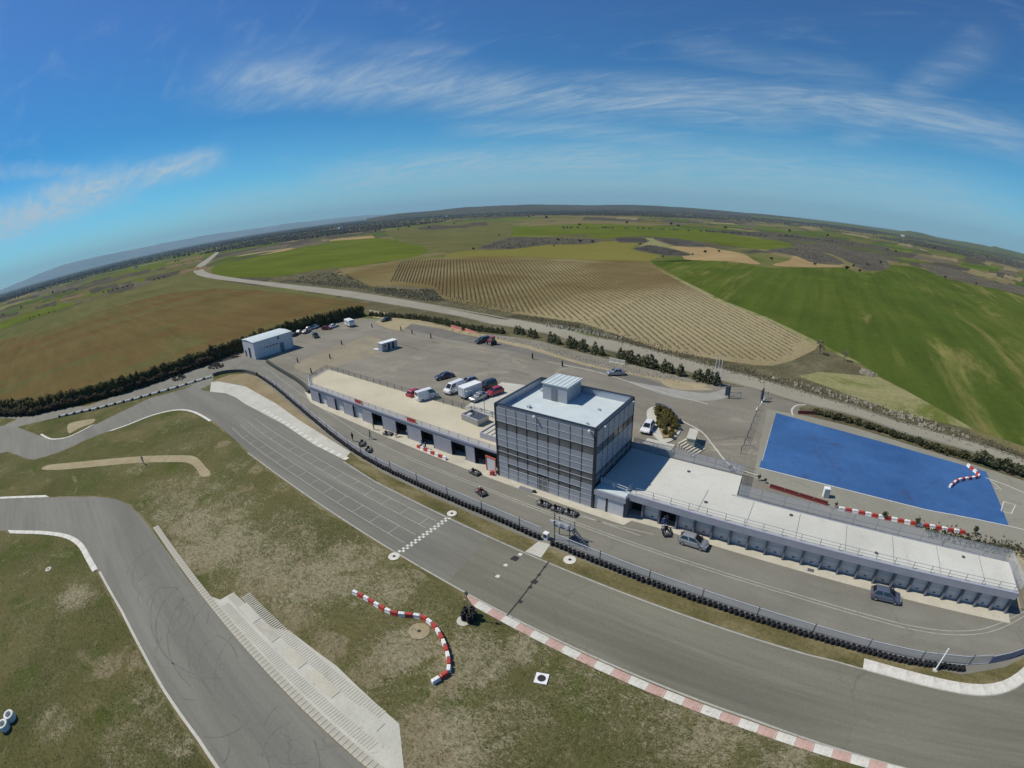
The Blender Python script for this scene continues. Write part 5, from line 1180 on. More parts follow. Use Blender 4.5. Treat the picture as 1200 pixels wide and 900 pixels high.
# ------------------------------------------------------------------ people
def person_mesh(pose, shirt, trousers):
    J = {}; E_ = []; R_ = {}
    def j(n, p, r, par=None):
        J[n] = Vector(p); R_[n] = r
        if par: E_.append((par, n))
    sit = pose == 'sit'; hipz = .50 if sit else .93; w = pose == 'walk'
    j('pelvis', (0, 0, hipz), .14); j('waist', (.0, 0, hipz+.17), .125, 'pelvis'); j('chest', (.01, 0, hipz+.40), .15, 'waist'); j('neckb', (.01, 0, hipz+.55), .075, 'chest')
    j('neck', (.02, 0, hipz+.62), .055, 'neckb'); j('jaw', (.045, 0, hipz+.68), .075, 'neck'); j('skull', (.03, 0, hipz+.76), .098, 'jaw'); j('crown', (.02, 0, hipz+.84), .07, 'skull')
    for s, nm in ((1, 'l'), (-1, 'r')):
        j('sh'+nm, (.0, s*.19, hipz+.50), .068, 'neckb')
        if sit: el, wr_ = (.13, s*.26, hipz+.26), (.36, s*.16, hipz+.16)
        elif pose == 'photo': el, wr_ = (.16, s*.27, hipz+.30), (.34, s*.10, hipz+.58)
        else: sw = .14*s if w else .02; el, wr_ = (sw*.6-.02, s*.26, hipz+.23), (sw+.08, s*.27, hipz-.02)
        j('el'+nm, el, .05, 'sh'+nm); j('wr'+nm, wr_, .034, 'el'+nm)
        d = (Vector(wr_)-Vector(el)).normalized(); j('pa'+nm, Vector(wr_)+d*.07, .036, 'wr'+nm)
        j('th'+nm, Vector(wr_)+d*.08+Vector((.05, 0, 0)), .012, 'pa'+nm)
        for k in range(4): j('f%d%s' % (k, nm), Vector(wr_)+d*(.15+.02*(1.5-abs(k-1.5)))+Vector((.035-.022*k, -s*.012, 0)), .010, 'pa'+nm)
        j('hp'+nm, (0, s*.10, hipz-.06), .095, 'pelvis')
        if sit: kn, an = (.42, s*.13, .48), (.44, s*.13, .09)
        elif w: kn, an = (.10+.13*s, s*.10, .49), (.25*s-.02, s*.10, .09)
        else: kn, an = (.02, s*.11, .49), (-.02, s*.12, .09)
        j('kn'+nm, kn, .062, 'hp'+nm); j('an'+nm, an, .043, 'kn'+nm); j('to'+nm, Vector(an)+Vector((.16, s*.02, -.05)), .04, 'an'+nm)
    keys = list(J); idx = {k: i for i, k in enumerate(keys)}
    me = bpy.data.meshes.new('figure'); me.from_pydata([J[k] for k in keys], [(idx[a], idx[b]) for a, b in E_], [])
    o = bpy.data.objects.new('figure', me); COL.objects.link(o); o.modifiers.new('skin', 'SKIN'); o.modifiers.new('sub', 'SUBSURF').levels = 1
    if not me.skin_vertices: me.attributes.new('skin', 'FLOAT', 'POINT')
    for k, sv in zip(keys, me.skin_vertices[0].data): sv.radius = (R_[k],)*2; sv.use_root = k == 'pelvis'
    dg = bpy.context.evaluated_depsgraph_get(); m2 = bpy.data.meshes.new_from_object(o.evaluated_get(dg)); bpy.data.objects.remove(o)
    m2.name = 'body'; m2.materials.clear()
    for m in (SKIN, shirt, trousers, IRON): m2.materials.append(m)
    hand = [J['wrl'], J['wrr']]
    for p in m2.polygons:
        c = p.center
        if c.z > hipz+.585: k = 0
        elif min((c-q).length for q in hand) < .06 or any((c-J[n]).length < .07 for n in ('pal', 'par')): k = 0
        elif c.z < .11: k = 3
        elif (sit and (c.z < .53)) or c.z < hipz+.02 and not any((c-J[n]).length < .12 for n in ('ell', 'elr')): k = 2
        else: k = 1
        p.material_index = k; p.use_smooth = True
    return m2, hipz
def person(label, at, face, pose, shirt, trousers, hat=None, z=None):
    g = P(*at) if isinstance(at, tuple) else at
    me, hz = person_mesh(pose, shirt, trousers)
    o = bpy.data.objects.new('person', me); COL.objects.link(o); o.location = (g.x, g.y, g.z+(.03 if z is None else z)); o.rotation_euler = (0, 0, rad(face))
    tag(o, label, 'person')
    hb = MB(); hb.ball((.01, 0, hz+.80), (.125, .105, .12), 10, 6)
    hb.build('helmet' if hat is not None else 'hair', hat or HAIR, o, smooth=True)
    for s_ in (-1, 1): e = MB(); e.ball((.14, .035*s_, hz+.745), .014, 6, 4); e.build('eye', IRON, o)
    n = MB(); n.ball((.148, 0, hz+.715), (.02, .014, .022), 6, 4); n.build('nose', SKIN, o)
    return o
C = CLOTH
person('person in dark clothes standing on the pit lane nearest the tyre wall', (413.8, 516.8), -60, 'walk', C['black'], C['black'])
person('person in dark top walking on the pit lane left of another', (434.5, 514.5), -120, 'walk', C['black'], C['navy'])
person('person in grey standing by the first open garage door', (438.5, 503.5), -100, 'stand', C['grey'], C['brown'])
person('person in white shirt standing in the second open garage doorway', (478.5, 512), -90, 'stand', C['white'], C['black'])
person('person in dark clothes sitting at the apron left of the second open garage', (466, 511.5), -80, 'sit', C['black'], C['navy'])
person('person in blue sitting on the red and white barrier, left one', (495.0, 524.5), -110, 'sit', C['blue'], C['navy'], z=.12)
person('person in blue sitting on the red and white barrier, right one', (499.0, 526), -90, 'sit', C['navy'], C['black'], z=.12)
person('person in blue overalls bending by the black kart at the open garage', (777, 618), -50, 'walk', C['blue'], C['blue'])
person('person in dark clothes standing deep in the open garage beside the passage', Vector((-13.9, 51.6, 0)), -90, 'stand', C['grey'], C['black'])
person('person in blue photographing from the pale path on the infield', (168.5, 543.5), -30, 'photo', C['blue'], C['navy'])
person('driver with white helmet sitting in the go-kart on the pit lane', P(563.0, 578.5), -20, 'sit', C['red'], C['black'], WHTP, z=-.08)
# dark posts in the car park
pp = MB().cyl((0, 0, 0), .22, 1.5, 8, r2=.16).mesh('post', IRON); pb = MB().cyl((0, 0, 0), .34, .12, 10).mesh('foot', CONC)
for (px, py), lb in (((436, 384), 'near the black car on sand'), ((470, 387.5), 'at the left of the dark asphalt patch'), ((483, 391.5), 'on the edge of the dark asphalt patch'), ((505, 396.5), 'right of the dark asphalt patch'), ((400.5, 404), 'on the edge of the tan lot'), ((349, 425), 'at the corner of the tan lot near the deck'),
        ((387, 420.5), 'inside the tan lot'), ((624, 421), 'behind the tower roof hut'), ((659, 430), 'left of the silver saloon behind the tower'), ((365, 437.5), 'beside the left end of the tan roof')):
    g = P(px, py); t = thing('bollard', 'short dark post standing ' + lb, 'bollard', tuple(g), 0, 'dark posts about the car park'); link('post', pp, t, (0, 0, .05)); link('foot', pb, t, (0, 0, .03))

# ------------------------------------------------------------------ plants
def leaf_cloud(n, fn, size, seed, flat=0.0):
    rnd = random.Random(seed); b = MB()
    for _ in range(n):
        p = Vector(fn(rnd)); s = size*rnd.uniform(.6, 1.4)
        u = Vector((rnd.gauss(0, 1), rnd.gauss(0, 1), rnd.gauss(0, 1)*(1-flat))).normalized(); v = u.orthogonal().normalized()
        v = (v*math.cos(rnd.uniform(0, 6.28))+u.cross(v)*math.sin(rnd.uniform(0, 6.28))).normalized()
        b.add([p-u*s*.5-v*s*.25, p+u*s*.1-v*s*.45, p+u*s*.6, p-u*s*.1+v*s*.45], [(0, 1, 2, 3)])
    return b
def crown_mesh(name, mat, n, fn, size, seed): 
    b = leaf_cloud(n, fn, size, seed); me = bpy.data.meshes.new(name); me.from_pydata(b.v, [], b.f); me.materials.append(mat); return me
def col_fn(rx, ry, H_, lobes):
    def f(r):
        z = H_*(r.random()**.8); k = (1-.55*(z/H_)**2.2)*(.75+.35*math.sin(z*2.3+lobes)); a = r.uniform(0, 6.28); q = math.sqrt(r.uniform(.15, 1))
        return (rx*k*q*math.cos(a), ry*k*q*math.sin(a), z*(.93+.14*r.random()))
    return f
def cone_fn(R, H_, lob):
    def f(r):
        z = H_*(1-math.sqrt(1-r.random()*.98)); k = (1-z/H_)**.8*(1+.25*math.sin(z*7+lob)); a = r.uniform(0, 6.28); q = math.sqrt(r.uniform(.2, 1))
        return (R*k*q*math.cos(a), R*k*q*math.sin(a), z+.05)
    return f
def ball_fn(R, H_, seed):
    rr = random.Random(seed); cs = [(rr.uniform(-.5, .5)*R, rr.uniform(-.5, .5)*R, H_*(.45+.35*rr.random()), R*rr.uniform(.4, .65)) for _ in range(6)]
    def f(r):
        c = cs[r.randrange(6)]; u = Vector((r.gauss(0, 1), r.gauss(0, 1), r.gauss(0, .8))).normalized()*c[3]*r.uniform(.55, 1)**.5
        return (c[0]+u.x, c[1]+u.y, max(.1, c[2]+u.z))
    return f
def trunk(h_, r, mat=BARK):
    b = MB(); b.tube([(0, 0, 0), (.03*h_, 0, h_*.5), (0, .03*h_, h_)], [r, r*.7, r*.3], 6)
    for k in range(4):
        a = k*1.6; b.tube([(0, 0, h_*(.4+.1*k)), (math.cos(a)*h_*.22, math.sin(a)*h_*.22, h_*(.65+.1*k))], [r*.45, r*.12], 5)
    return b.mesh('trunk', mat)
HM = [crown_mesh('shrub', LEAF_H, 420, col_fn(1.5, 1.5, 4.2, s), .52, s) for s in range(6)]
HB = [crown_mesh('shrub', leafmat('twig_hedge', (.075, .060, .036), (.17, .14, .09)), 260, ball_fn(1.5, 2.4, s), .5, 200+s) for s in range(4)]
def hedge(label, pts, step, ms, sz, cat='hedge', part='shrub', z=None):
    st = along(pts, step); t = thing('hedge', label, cat, (st[0][0], st[0][1], 0))
    for x, y, a in st:
        o = link(part, random.choice(ms), t, (x-st[0][0]+random.uniform(-.3, .3), y-st[0][1]+random.uniform(-.3, .3), h(x, y)), random.uniform(0, 6.28)); k = random.uniform(.82, 1.15)*sz; o.scale = (k, k, k*random.uniform(.9, 1.12))
    return t
hedge_line = [(-262, -88), (-240, -66), (-205, -34), (-180, -15), (-170.5, 2), (-164.5, 16), (-163.5, 31), (-164, 45), (-165.5, 56), (-168.5, 70), (-168.5, 84), (-167, 100), (-164, 117)]
hd_ = hedge('tall dark hedge between the brown field and the service road and yard', hedge_line, 1.1, HM, 1.0)
for x_, y_, a_ in along(offset_line(hedge_line, -1.9), 1.5, .5):
    if y_ > 50: continue
    o_ = link('undergrowth', random.choice(HB), hd_, (x_-hedge_line[0][0]+random.uniform(-.5, .5), y_-hedge_line[0][1], 0), random.uniform(0, 6)); o_.scale = (1, 1, random.uniform(.7, 1.2))
for x_, y_, a_ in along(offset_line(hedge_line, 1.9), 1.25, .3):
    o_ = link('shrub', random.choice(HM), hd_, (x_-hedge_line[0][0]+random.uniform(-.4, .4), y_-hedge_line[0][1], 0), random.uniform(0, 6)); k_ = random.uniform(.85, 1.1); o_.scale = (k_*1.1, k_*1.1, k_*random.uniform(.85, 1.0))
sheet('hedge_bed', [(p[0], p[1]) for p in offset_line(hedge_line, 3.6)]+[(p[0], p[1]) for p in offset_line(hedge_line, -3.2)][::-1], .032, VERGE)
CM = [crown_mesh('crown', LEAF_C, 190, cone_fn(1.05, 2.9, s), .40, 20+s) for s in range(6)]
CSM = [crown_mesh('shrub', LEAF_C, 190, cone_fn(1.05, 2.6, s), .42, 40+s) for s in range(4)]
hedge('low conifer hedge along the country road at the far edge of the car park', cat_rom([(-160, 117.5), (-134, 121), (-110, 118.2), (-88, 114.0)], n=6), 1.05, CSM, .86)
band('road_verge', RL[8:], [(400, 352), (432, 361), (470, 369), (520, 381), (560, 391), (600, 401), (680, 424), (760, 442), (830, 452), (850, 452), (900, 464), (936, 474)], .024, VERGE)
sheet('hedge_bed', cat_rom([(-160, 115), (-134, 118.5), (-87, 111.8), (-59, 104.5), (-37, 101), (-22, 98.8)], n=4)+cat_rom([(-20, 101.8), (-37, 104.5), (-59, 108), (-87, 115.5), (-110, 120.5), (-134, 124), (-160, 127)], n=4), .030, VERGE)
TR = trunk(1.2, .06)
cpx = [605, 609, 613, 622, 627, 645, 650, 655, 668, 672, 676, 680, 684, 697, 705, 727, 731, 735, 739, 743, 748, 753, 758, 763, 768, 778, 782, 786, 797, 814, 819, 824, 829, 834, 839]
for i, x in enumerate(cpx):
    y = 386+(x-600)*(448-386)/240
    g = P(x, y+3.2); t = thing('conifer_shrub', 'young dark conifer ' + ('behind the faded red barriers' if x < 640 else 'behind the roof hut of the tower' if x < 712 else 'between the silver saloon and the flag poles' if x < 800 else 'next to the white flag poles'), 'conifer', (g.x, g.y, g.z+.03), random.uniform(0, 6), 'young conifers along the country road')
    k = random.uniform(.8, 1.25)
    if x < 690 and i % 3 == 0: k *= 1.15
    o = link('crown', CM[i % 6], t, (0, 0, .1)); o.scale = (k, k, k*random.uniform(.85, 1.1)); link('trunk', TR, t)
SM = [crown_mesh('shrub', LEAF_S, 120, ball_fn(.9, 1.0, s), .38, 60+s) for s in range(4)]
pad_h = [P2(*p) for p in [(958, 486), (1001, 497), (1058, 515), (1100, 529), (1143, 541)]]
hedge('low olive hedge between the blue pad and the country road', pad_h, .95, SM, .95)
hedge('thicker dark shrubs at the right end of the hedge above the blue pad', [P2(1143, 541), P2(1170, 549), P2(1215, 563), P2(1260, 580)], 1.0, [crown_mesh('shrub', LEAF_C, 170, ball_fn(1.1, 1.6, s), .45, 80+s) for s in range(3)], 1.2)
sheet('hedge_bed', [P2(*p) for p in [(936, 478), (942, 476), (1001, 491), (1058, 509), (1143, 535), (1260, 575), (1260, 584), (1143, 545), (1058, 519), (1001, 501), (958, 490), (940, 486)]], .048, VERGE)
ribbon('kerb_line', px_line([(929, 487), (928, 480), (934, 475), (944, 474.5)], 3), .4, .05, CONC)
SHM = [crown_mesh('crown', LEAF_S, 90, ball_fn(.7, 1.2, s+5), .34, 100+s) for s in range(3)]; st2 = trunk(.8, .03)
for lb, px, py, k in (('thin shrub growing behind the first red blocks beside the blue pad', 979, 595, .8), ('spiky shrub growing in the middle of the red and white block row', 1035, 608, 1.3), ('tall spiky shrub between the red blocks near the right end', 1073, 617, 1.4), ('low round shrub past the right end of the red and white block row', 1142, 626, 1.2),
        ('small shrub beside the fence corner of the white roof', 889, 563, .9), ('small shrub by the dark red barrier behind the white roof', 896, 566, .8), ('dark shrub by the railing at the corner of the plaza', 855, 552, 1.1)):
    g = P(px, py); t = thing('shrub', lb, 'shrub', tuple(g)); o = link('crown', random.choice(SHM), t, (0, 0, .1)); o.scale = (k*.45, k*.45, k*.8); link('stem', st2, t)
def weeds(name, label, pts_px, n, w, mat, size, seed):
    r = random.Random(seed); line = [P2(*p) for p in pts_px]; st = along(line, .25); b = MB()
    for _ in range(n):
        x, y, a = r.choice(st); o = r.gauss(0, w); p = Vector((x-math.sin(a)*o, y+math.cos(a)*o, 0)); p.z = h(p.x, p.y)+.02
        for k in range(3):
            s = size*r.uniform(.4, 1.3); d = Vector((r.gauss(0, .6), r.gauss(0, .6), 1)).normalized()*s; q = Vector((r.gauss(0, 1), r.gauss(0, 1), 0)).normalized()*s*.35
            b.add([p-q, p+q, p+d], [(0, 1, 2)])
    me = bpy.data.meshes.new(name); me.from_pydata(b.v, [], b.f); me.materials.append(mat); o = bpy.data.objects.new(name, me); COL.objects.link(o); o['kind'] = 'stuff'; return o
weeds('weed_growth', '', [(1085, 622), (1130, 632), (1165, 640), (1200, 646)], 700, .9, LEAF_S, .35, 1)
weeds('verge_weeds', '', [(600, 370), (700, 390), (812, 420), (900, 443), (1000, 471), (1100, 502), (1200, 535)], 3800, 1.9, LEAF_B, .34, 2)
weeds('verge_weeds', '', [(330, 329), (420, 336), (480, 345), (540, 354), (600, 366)], 2200, 3.0, LEAF_B, .5, 3)
weeds('hedge_weeds', '', [(0, 484), (50, 480), (100, 470), (150, 457), (195, 443), (232, 430)], 3500, 1.0, LEAF_B, .6, 4)
weeds('verge_weeds', '', [(435, 366), (500, 378), (590, 398), (700, 427), (800, 447)], 1500, 1.3, LEAF_Y, .2, 5)

def tufts(name, mat, n, seed, size):
    r = random.Random(seed); b = MB()
    PL = [[(182, 618), (250, 699), (275, 693), (340, 737), (395, 779), (470, 848), (476, 905), (1000, 905), (880, 852), (700, 781), (550, 708), (465, 655), (300, 546), (250, 503), (215, 490), (120, 520), (100, 577), (150, 584)], [(0, 630), (80, 633), (105, 660), (140, 722), (190, 817), (248, 905), (0, 905)]]
    for _ in range(n):
        x, y, k = in_px(PL if r.random() < .8 else PL[:1], r)
        if x is None: continue
        for q in range(r.randrange(2, 5)):
            a = r.uniform(0, 6.28); s_ = size*r.uniform(.4, 1.3); ox, oy = x+r.gauss(0, .14), y+r.gauss(0, .14); d = (math.cos(a)*s_*.55, math.sin(a)*s_*.55)
            w = s_*.22; b.add([(ox-d[1]*w*2, oy+d[0]*w*2, .012), (ox+d[1]*w*2, oy-d[0]*w*2, .012), (ox+d[0], oy+d[1], .012+s_*r.uniform(.3, .8))], [(0, 1, 2)])
    me = bpy.data.meshes.new(name); me.from_pydata(b.v, [], b.f); me.materials.append(mat); o = bpy.data.objects.new(name, me); COL.objects.link(o); o['kind'] = 'stuff'
# planted island with walls and steps behind the tower
def island():
    isl = [P2(*p) for p in [(758, 483), (762, 478.5), (769, 477), (779, 479), (790, 487), (796, 497), (797, 507), (790, 515), (783, 519), (774, 518), (764, 508), (759, 494)]]
    t = thing('planter', 'planted island with stone kerb and yellow shrubs behind the tower', 'planter', (isl[0][0], isl[0][1], ZU+.03)); ox, oy = isl[0]
    MB().prism([(x-ox, y-oy) for x, y in cat_rom(isl, True, 4)], 0, .14).build('kerb', CONC, t)
    bed = [P2(*p) for p in [(768, 481), (778, 481), (788, 488), (794, 498), (794, 506), (786, 514), (777, 515), (771, 500)]]
    MB().prism([(x-ox, y-oy) for x, y in bed], .10, .30).build('soil', DIRT, t)
    ym = [crown_mesh('shrub', LEAF_Y, 110, ball_fn(.6, .7, s), .28, 120+s) for s in range(4)]; n = 0; r = random.Random(3)
    while n < 60:
        x, y = r.uniform(-30, -16), r.uniform(60, 85)
        if inside(x, y, bed): link('shrub', r.choice(ym), t, (x-ox, y-oy, .25), r.uniform(0, 6)); n += 1
    w = thing('retaining_wall', 'curved dark retaining wall round the shrub island behind the tower', 'wall', (isl[3][0], isl[3][1], ZU+.03))
    wl_ = cat_rom([P2(*p) for p in [(768, 477.5), (779, 480), (790, 488), (796, 497)]], n=3); b0 = isl[3]
    for a, b in zip(wl_, wl_[1:]):
        L = math.hypot(b[0]-a[0], b[1]-a[1]); MB().box((L/2, 0, .5), (L+.03, .25, 1.0)).build('wall_section', GREY_D, w, (a[0]-b0[0], a[1]-b0[1], 0), math.atan2(b[1]-a[1], b[0]-a[0]))
    g = P(809, 524); c = thing('wall_block', 'pale concrete wall block beside the steps behind the tower', 'wall', (g.x, g.y, g.z+.03), rad(8)); MB().box((0, 1.0, .9), (1.3, 3.6, 1.8)).build('block', CONC_T, c, bevel=.03); part_box('cap', CONC, c, (0, 1.0, 1.85), (1.5, 3.8, .1))
    a, b = P(791, 528), P(806, 533); s = thing('steps', 'short flight of pale steps beside the wall block behind the tower', 'steps', (a.x, a.y, ZU+.03), rad(-18))
    for k in range(7): part_box('step', CONC_T, s, (.2+k*.48, 2.2, .06+.09*(6-k)), (.34, 3.6, .12+.18*(6-k)))
    d = thing('paved_landing', 'pale paved landing between the shrub island and the white roof', 'paving', (-21, 66.2, ZU+.03)); b2 = MB().box((0, 0, .06), (1.2, 1.2, .12)).mesh('slab', CONC)
    for i in range(4):
        for j in range(2): link('slab', b2, d, (-1.8+i*1.22, -.4+j*1.22, 0))
def inside(x, y, poly):
    r = False; n = len(poly)
    for i in range(n):
        x1, y1 = poly[i]; x2, y2 = poly[(i+1) % n]
        if (y1 > y) != (y2 > y) and x < (x2-x1)*(y-y1)/(y2-y1)+x1: r = not r
    return r
island()
# flag poles, gates and the chain fence
for i, (px, py) in enumerate(((836.5, 451), (840, 451.5), (843.5, 452))):
    g = P(px, py); t = thing('flag_pole', ['left', 'middle', 'right'][i]+' one of three bare white flag poles at the end of the conifers', 'flag pole', (g.x, g.y, g.z+.02)); MB().tube([(0, 0, 0), (0, 0, 6.6)], [.09, .05], 8).build('pole', WHITE, t); MB().cyl((0, 0, 0), .25, .2, 10).build('base', CONC, t); MB().ball((0, 0, 6.65), .09, 6, 4).build('finial', STEEL, t)
def gate(label, px, py, rz, board=True):
    g = P(px, py); t = thing('entrance_gate', label, 'gate', (g.x, g.y, g.z+.03), rad(rz)); MB().box((0, 0, 1.4), (.25, .25, 2.8)).build('post', STEEL_D, t); part_box('sign_board', GREY_D, t, (0, -.5, 1.6), (.1, .9, 2.0))
    for z in (.3, 1.3): MB().tube([(0, .1, z), (0, 2.6, z)], .05, 6).build('rail', STEEL, t)
    MB().tube([(0, .1, .3), (0, 2.6, 1.3)], .04, 6).build('brace', STEEL, t); MB().tube([(0, 2.6, 0), (0, 2.6, 1.4)], .06, 6).build('stile', STEEL, t)
gate('open steel gate with a tall dark post beside the flag poles', 854, 467, -60); gate('open steel gate with a tall dark post by the blue pad corner', 893, 470, -20)
def fence_line():
    a, b = P(891, 474), P(868, 532); n = 8; t = thing('wire_fence', 'low wire fence with thin posts running from the gate toward the plaza', 'fence', (a.x, a.y, ZU+.03))
    pm = MB().box((0, 0, .65), (.09, .09, 1.3)).mesh('post', STEEL_D)
    for i in range(n): link('post', pm, t, ((b.x-a.x)*i/(n-1), (b.y-a.y)*i/(n-1), 0))
    for z in (.35, .75, 1.2): MB().tube([(0, 0, z), (b.x-a.x, b.y-a.y, z)], .02, 4).build('wire', STEEL_D, t)
fence_line()
ribbon('painted_line', px_line([(886, 481), (896, 466)], 2), .3, .047, LINE_W)

# ------------------------------------------------------------------ vineyard rows, far trees and scrub
VIN = [P2(*p) for p in [(437, 313), (475, 306), (520, 303), (600, 302), (700, 306.5), (758, 308.5), (800, 332), (850, 357), (900, 376), (940, 396), (925, 419), (905, 424), (883, 423), (850, 419), (775, 406), (730, 392), (687, 377), (600, 363), (550, 353), (520, 347), (508, 335), (470, 330), (437, 331)]]
def vines():
    r = random.Random(5); b = MB(); A0, A1, B0, B1 = Vector((-330, 284)), Vector((-118, 316)), Vector((-168, 128)), Vector((40, 96))
    fv = []
    NR = 74; vsh = [(-.5, -.5, 0), (.5, -.5, 0), (.5, .5, 0), (-.5, .5, 0), (-.3, 0, 1), (.3, 0, 1)]; fsh = [(0, 1, 5, 4), (2, 3, 4, 5), (1, 2, 5), (3, 0, 4)]
    for i in range(NR):
        f = i/(NR-1); p, q = A0.lerp(A1, f), B0.lerp(B1, f); L = (q-p).length; d = (q-p)/L; a = math.atan2(d.y, d.x); s = 0; thick = 1.2-.8*f
        while s < L:
            c = p+d*s; s += r.uniform(1.35, 1.75)
            if r.random() < .06+.2*f*(s/L) or not inside(c.x, c.y, VIN): continue
            lx, ly, hz = r.uniform(.7, 1.4)*(.5+.4*thick), r.uniform(.22, .45)*(.4+.7*thick), r.uniform(.2, .55)*(.45+.5*thick)
            o = r.uniform(-.12, .12); cs, sn = math.cos(a+r.uniform(-.2, .2)), math.sin(a); z = h(c.x, c.y)+.04
            b.add([(c.x-sn*o+x*lx*cs-y*ly*sn, c.y+cs*o+x*lx*sn+y*ly*cs, z+zz*hz) for x, y, zz in vsh], fsh)
    fb = MB()
    for i in range(NR):
        f = (i+.0)/(NR-1); p, q = A0.lerp(A1, f), B0.lerp(B1, f); L = (q-p).length; d = (q-p)/L; nn = Vector((-d.y, d.x)); prev = None; w = .62-.25*f
        k = 0
        while k < L:
            c = p+d*k
            if inside(c.x, c.y, VIN):
                o1, o2 = w*r.uniform(.6, 1.1), w*r.uniform(.6, 1.1); cur = (c+nn*o1, c-nn*o2); z = h(c.x, c.y)+.052
                if prev: fb.add([(prev[0].x, prev[0].y, pz), (prev[1].x, prev[1].y, pz), (cur[1].x, cur[1].y, z), (cur[0].x, cur[0].y, z)], [(0, 1, 2, 3)])
                prev, pz = cur, z
            else: prev = None
            k += 3.0
    fm = bpy.data.meshes.new('furrows'); fm.from_pydata(fb.v, [], fb.f); fm.materials.append(MG('soil_furrow', [(.3, (.085, .064, .03)), (.7, (.125, .10, .05))], .05, fine=1.2, fvar=.3, blob=((-40, 160), 70, (.20, .17, .095)))); fo = bpy.data.objects.new('furrows', fm); COL.objects.link(fo); fo['kind'] = 'stuff'
    me = bpy.data.meshes.new('vine_rows'); me.from_pydata(b.v, [], b.f); me.materials.append(M('vine_wood', (.105, .088, .05), .9, var=.35, scale=.3)); o = bpy.data.objects.new('vine_rows', me); COL.objects.link(o); o['kind'] = 'stuff'
vines()
FT = [crown_mesh('crown', LEAF_T, 150, ball_fn(2.6, 4.6, s), 1.15, 140+s) for s in range(5)]; FTT = trunk(2.4, .22)
ftl = [(503, 268, 1.2), (479.5, 267, .9), (585, 276.5, .9), (554.5, 292.5, .8), (459, 261.5, 1.1), (532, 263, .9), (596, 291.5, .6), (467, 269.5, .9), (62, 344, 1.1), (4, 369.5, .9), (35, 374, .7), (40, 372, .7), (46, 370, .8), (57, 367, .6), (64, 365.5, .6),
       (122, 343.5, .9), (127, 342.5, 1.0), (132, 341, .9), (138, 339.5, .8), (144, 338, .9), (150, 336.5, .9), (156, 334.5, .8), (181, 329, .9), (186, 327.5, 1.0), (192, 325.5, .8), (205, 303.5, 1.4), (210, 302, 1.6), (216, 301, 1.6), (222, 300, 1.4), (206, 307, .9), (209, 306.5, .8),
       (680, 284, 1.1), (694, 284.5, 1.1), (654, 282, 1.0), (826, 296.5, 1.0), (843, 296, .9), (679, 264.5, 1.3), (649, 289, .7), (750, 287, .8), (993, 316, 1.1), (1000, 313, .9), (1007, 319, .9), (1016, 311, .8), (1032, 309, 1.0), (1108, 326, .8), (1144, 333.5, .8), (904, 305, .9), (955, 311, .8), (777, 301.5, .6), (812, 299, .6),
       (300, 278, 1.1), (352, 272, 1.2), (372, 269, 1.0), (412, 268, 1.0), (440, 272, .9), (566, 249, 1.5), (575, 250, 1.5), (620, 255, 1.4), (640, 256, 1.4), (735, 262, 1.3), (787, 264, 1.5), (795, 266, 1.4), (850, 268, 1.5), (925, 272, 1.4), (970, 277, 1.3), (1050, 296, 1.2), (1095, 292, 1.2), (90, 340, .9), (25, 361, .9), (75, 343, .8), (270, 283, 1.1), (285, 281, 1.0), (325, 277, 1.0)]
def tree_label(px, py):
    if px < 80: return 'dark evergreen tree on the far left plain beyond the brown field'
    if px < 160: return 'dark evergreen in the short tree line left of the country road bend'
    if px < 200: return 'dark evergreen in the clump beyond the upper edge of the brown field'
    if px < 230: return 'tall dark evergreen in the dense clump left of the far road end'
    if px < 430: return 'dark evergreen on the far side of the lime green crop'
    if px < 600 and py > 280: return 'dark lone evergreen above the left end of the vineyard'
    if px < 600: return 'dark evergreen on the olive meadow below the central skyline'
    if px < 720 and py > 275: return 'dark evergreen on the scrub strip above the vineyard'
    if px < 800 and py < 275: return 'dark evergreen in the tree belt under the central skyline'
    if px < 880 and py > 280: return 'dark evergreen on the tan field corner above the green crop'
    if py > 300: return 'dark evergreen along the upper edge of the big green crop'
    return 'dark evergreen among the small fields on the right hillside'
for i, (px, py, k) in enumerate(ftl):
    g = P(px, py); near = g.length < 700
    t = thing('field_tree', tree_label(px, py), 'tree', (g.x, g.y, g.z+.02), random.uniform(0, 6), 'dark trees scattered over the far fields')
    k *= .62 if near else .8*min(2.0, g.length/900)
    o = link('crown', FT[i % 5], t, (0, 0, 0)); o.scale = (k, k, k*.85); q = link('trunk', FTT, t); q.scale = (k, k, k)
for lb, px, py in (('bare leafless tree at the corner of the vineyard by the green crop', 960, 414.5), ('small bare tree on the scrub corner right of the vineyard', 989, 423)):
    g = P(px, py); t = thing('bare_tree', lb, 'tree', (g.x, g.y, g.z)); k = 1 if px < 970 else .7
    o = link('crown', crown_mesh('crown', LEAF_B, 130, ball_fn(1.9, 4.0, px), .42, px), t, (0, 0, .2)); o.scale = (k,)*3; q = link('trunk', trunk(3.4, .13), t); q.scale = (k,)*3
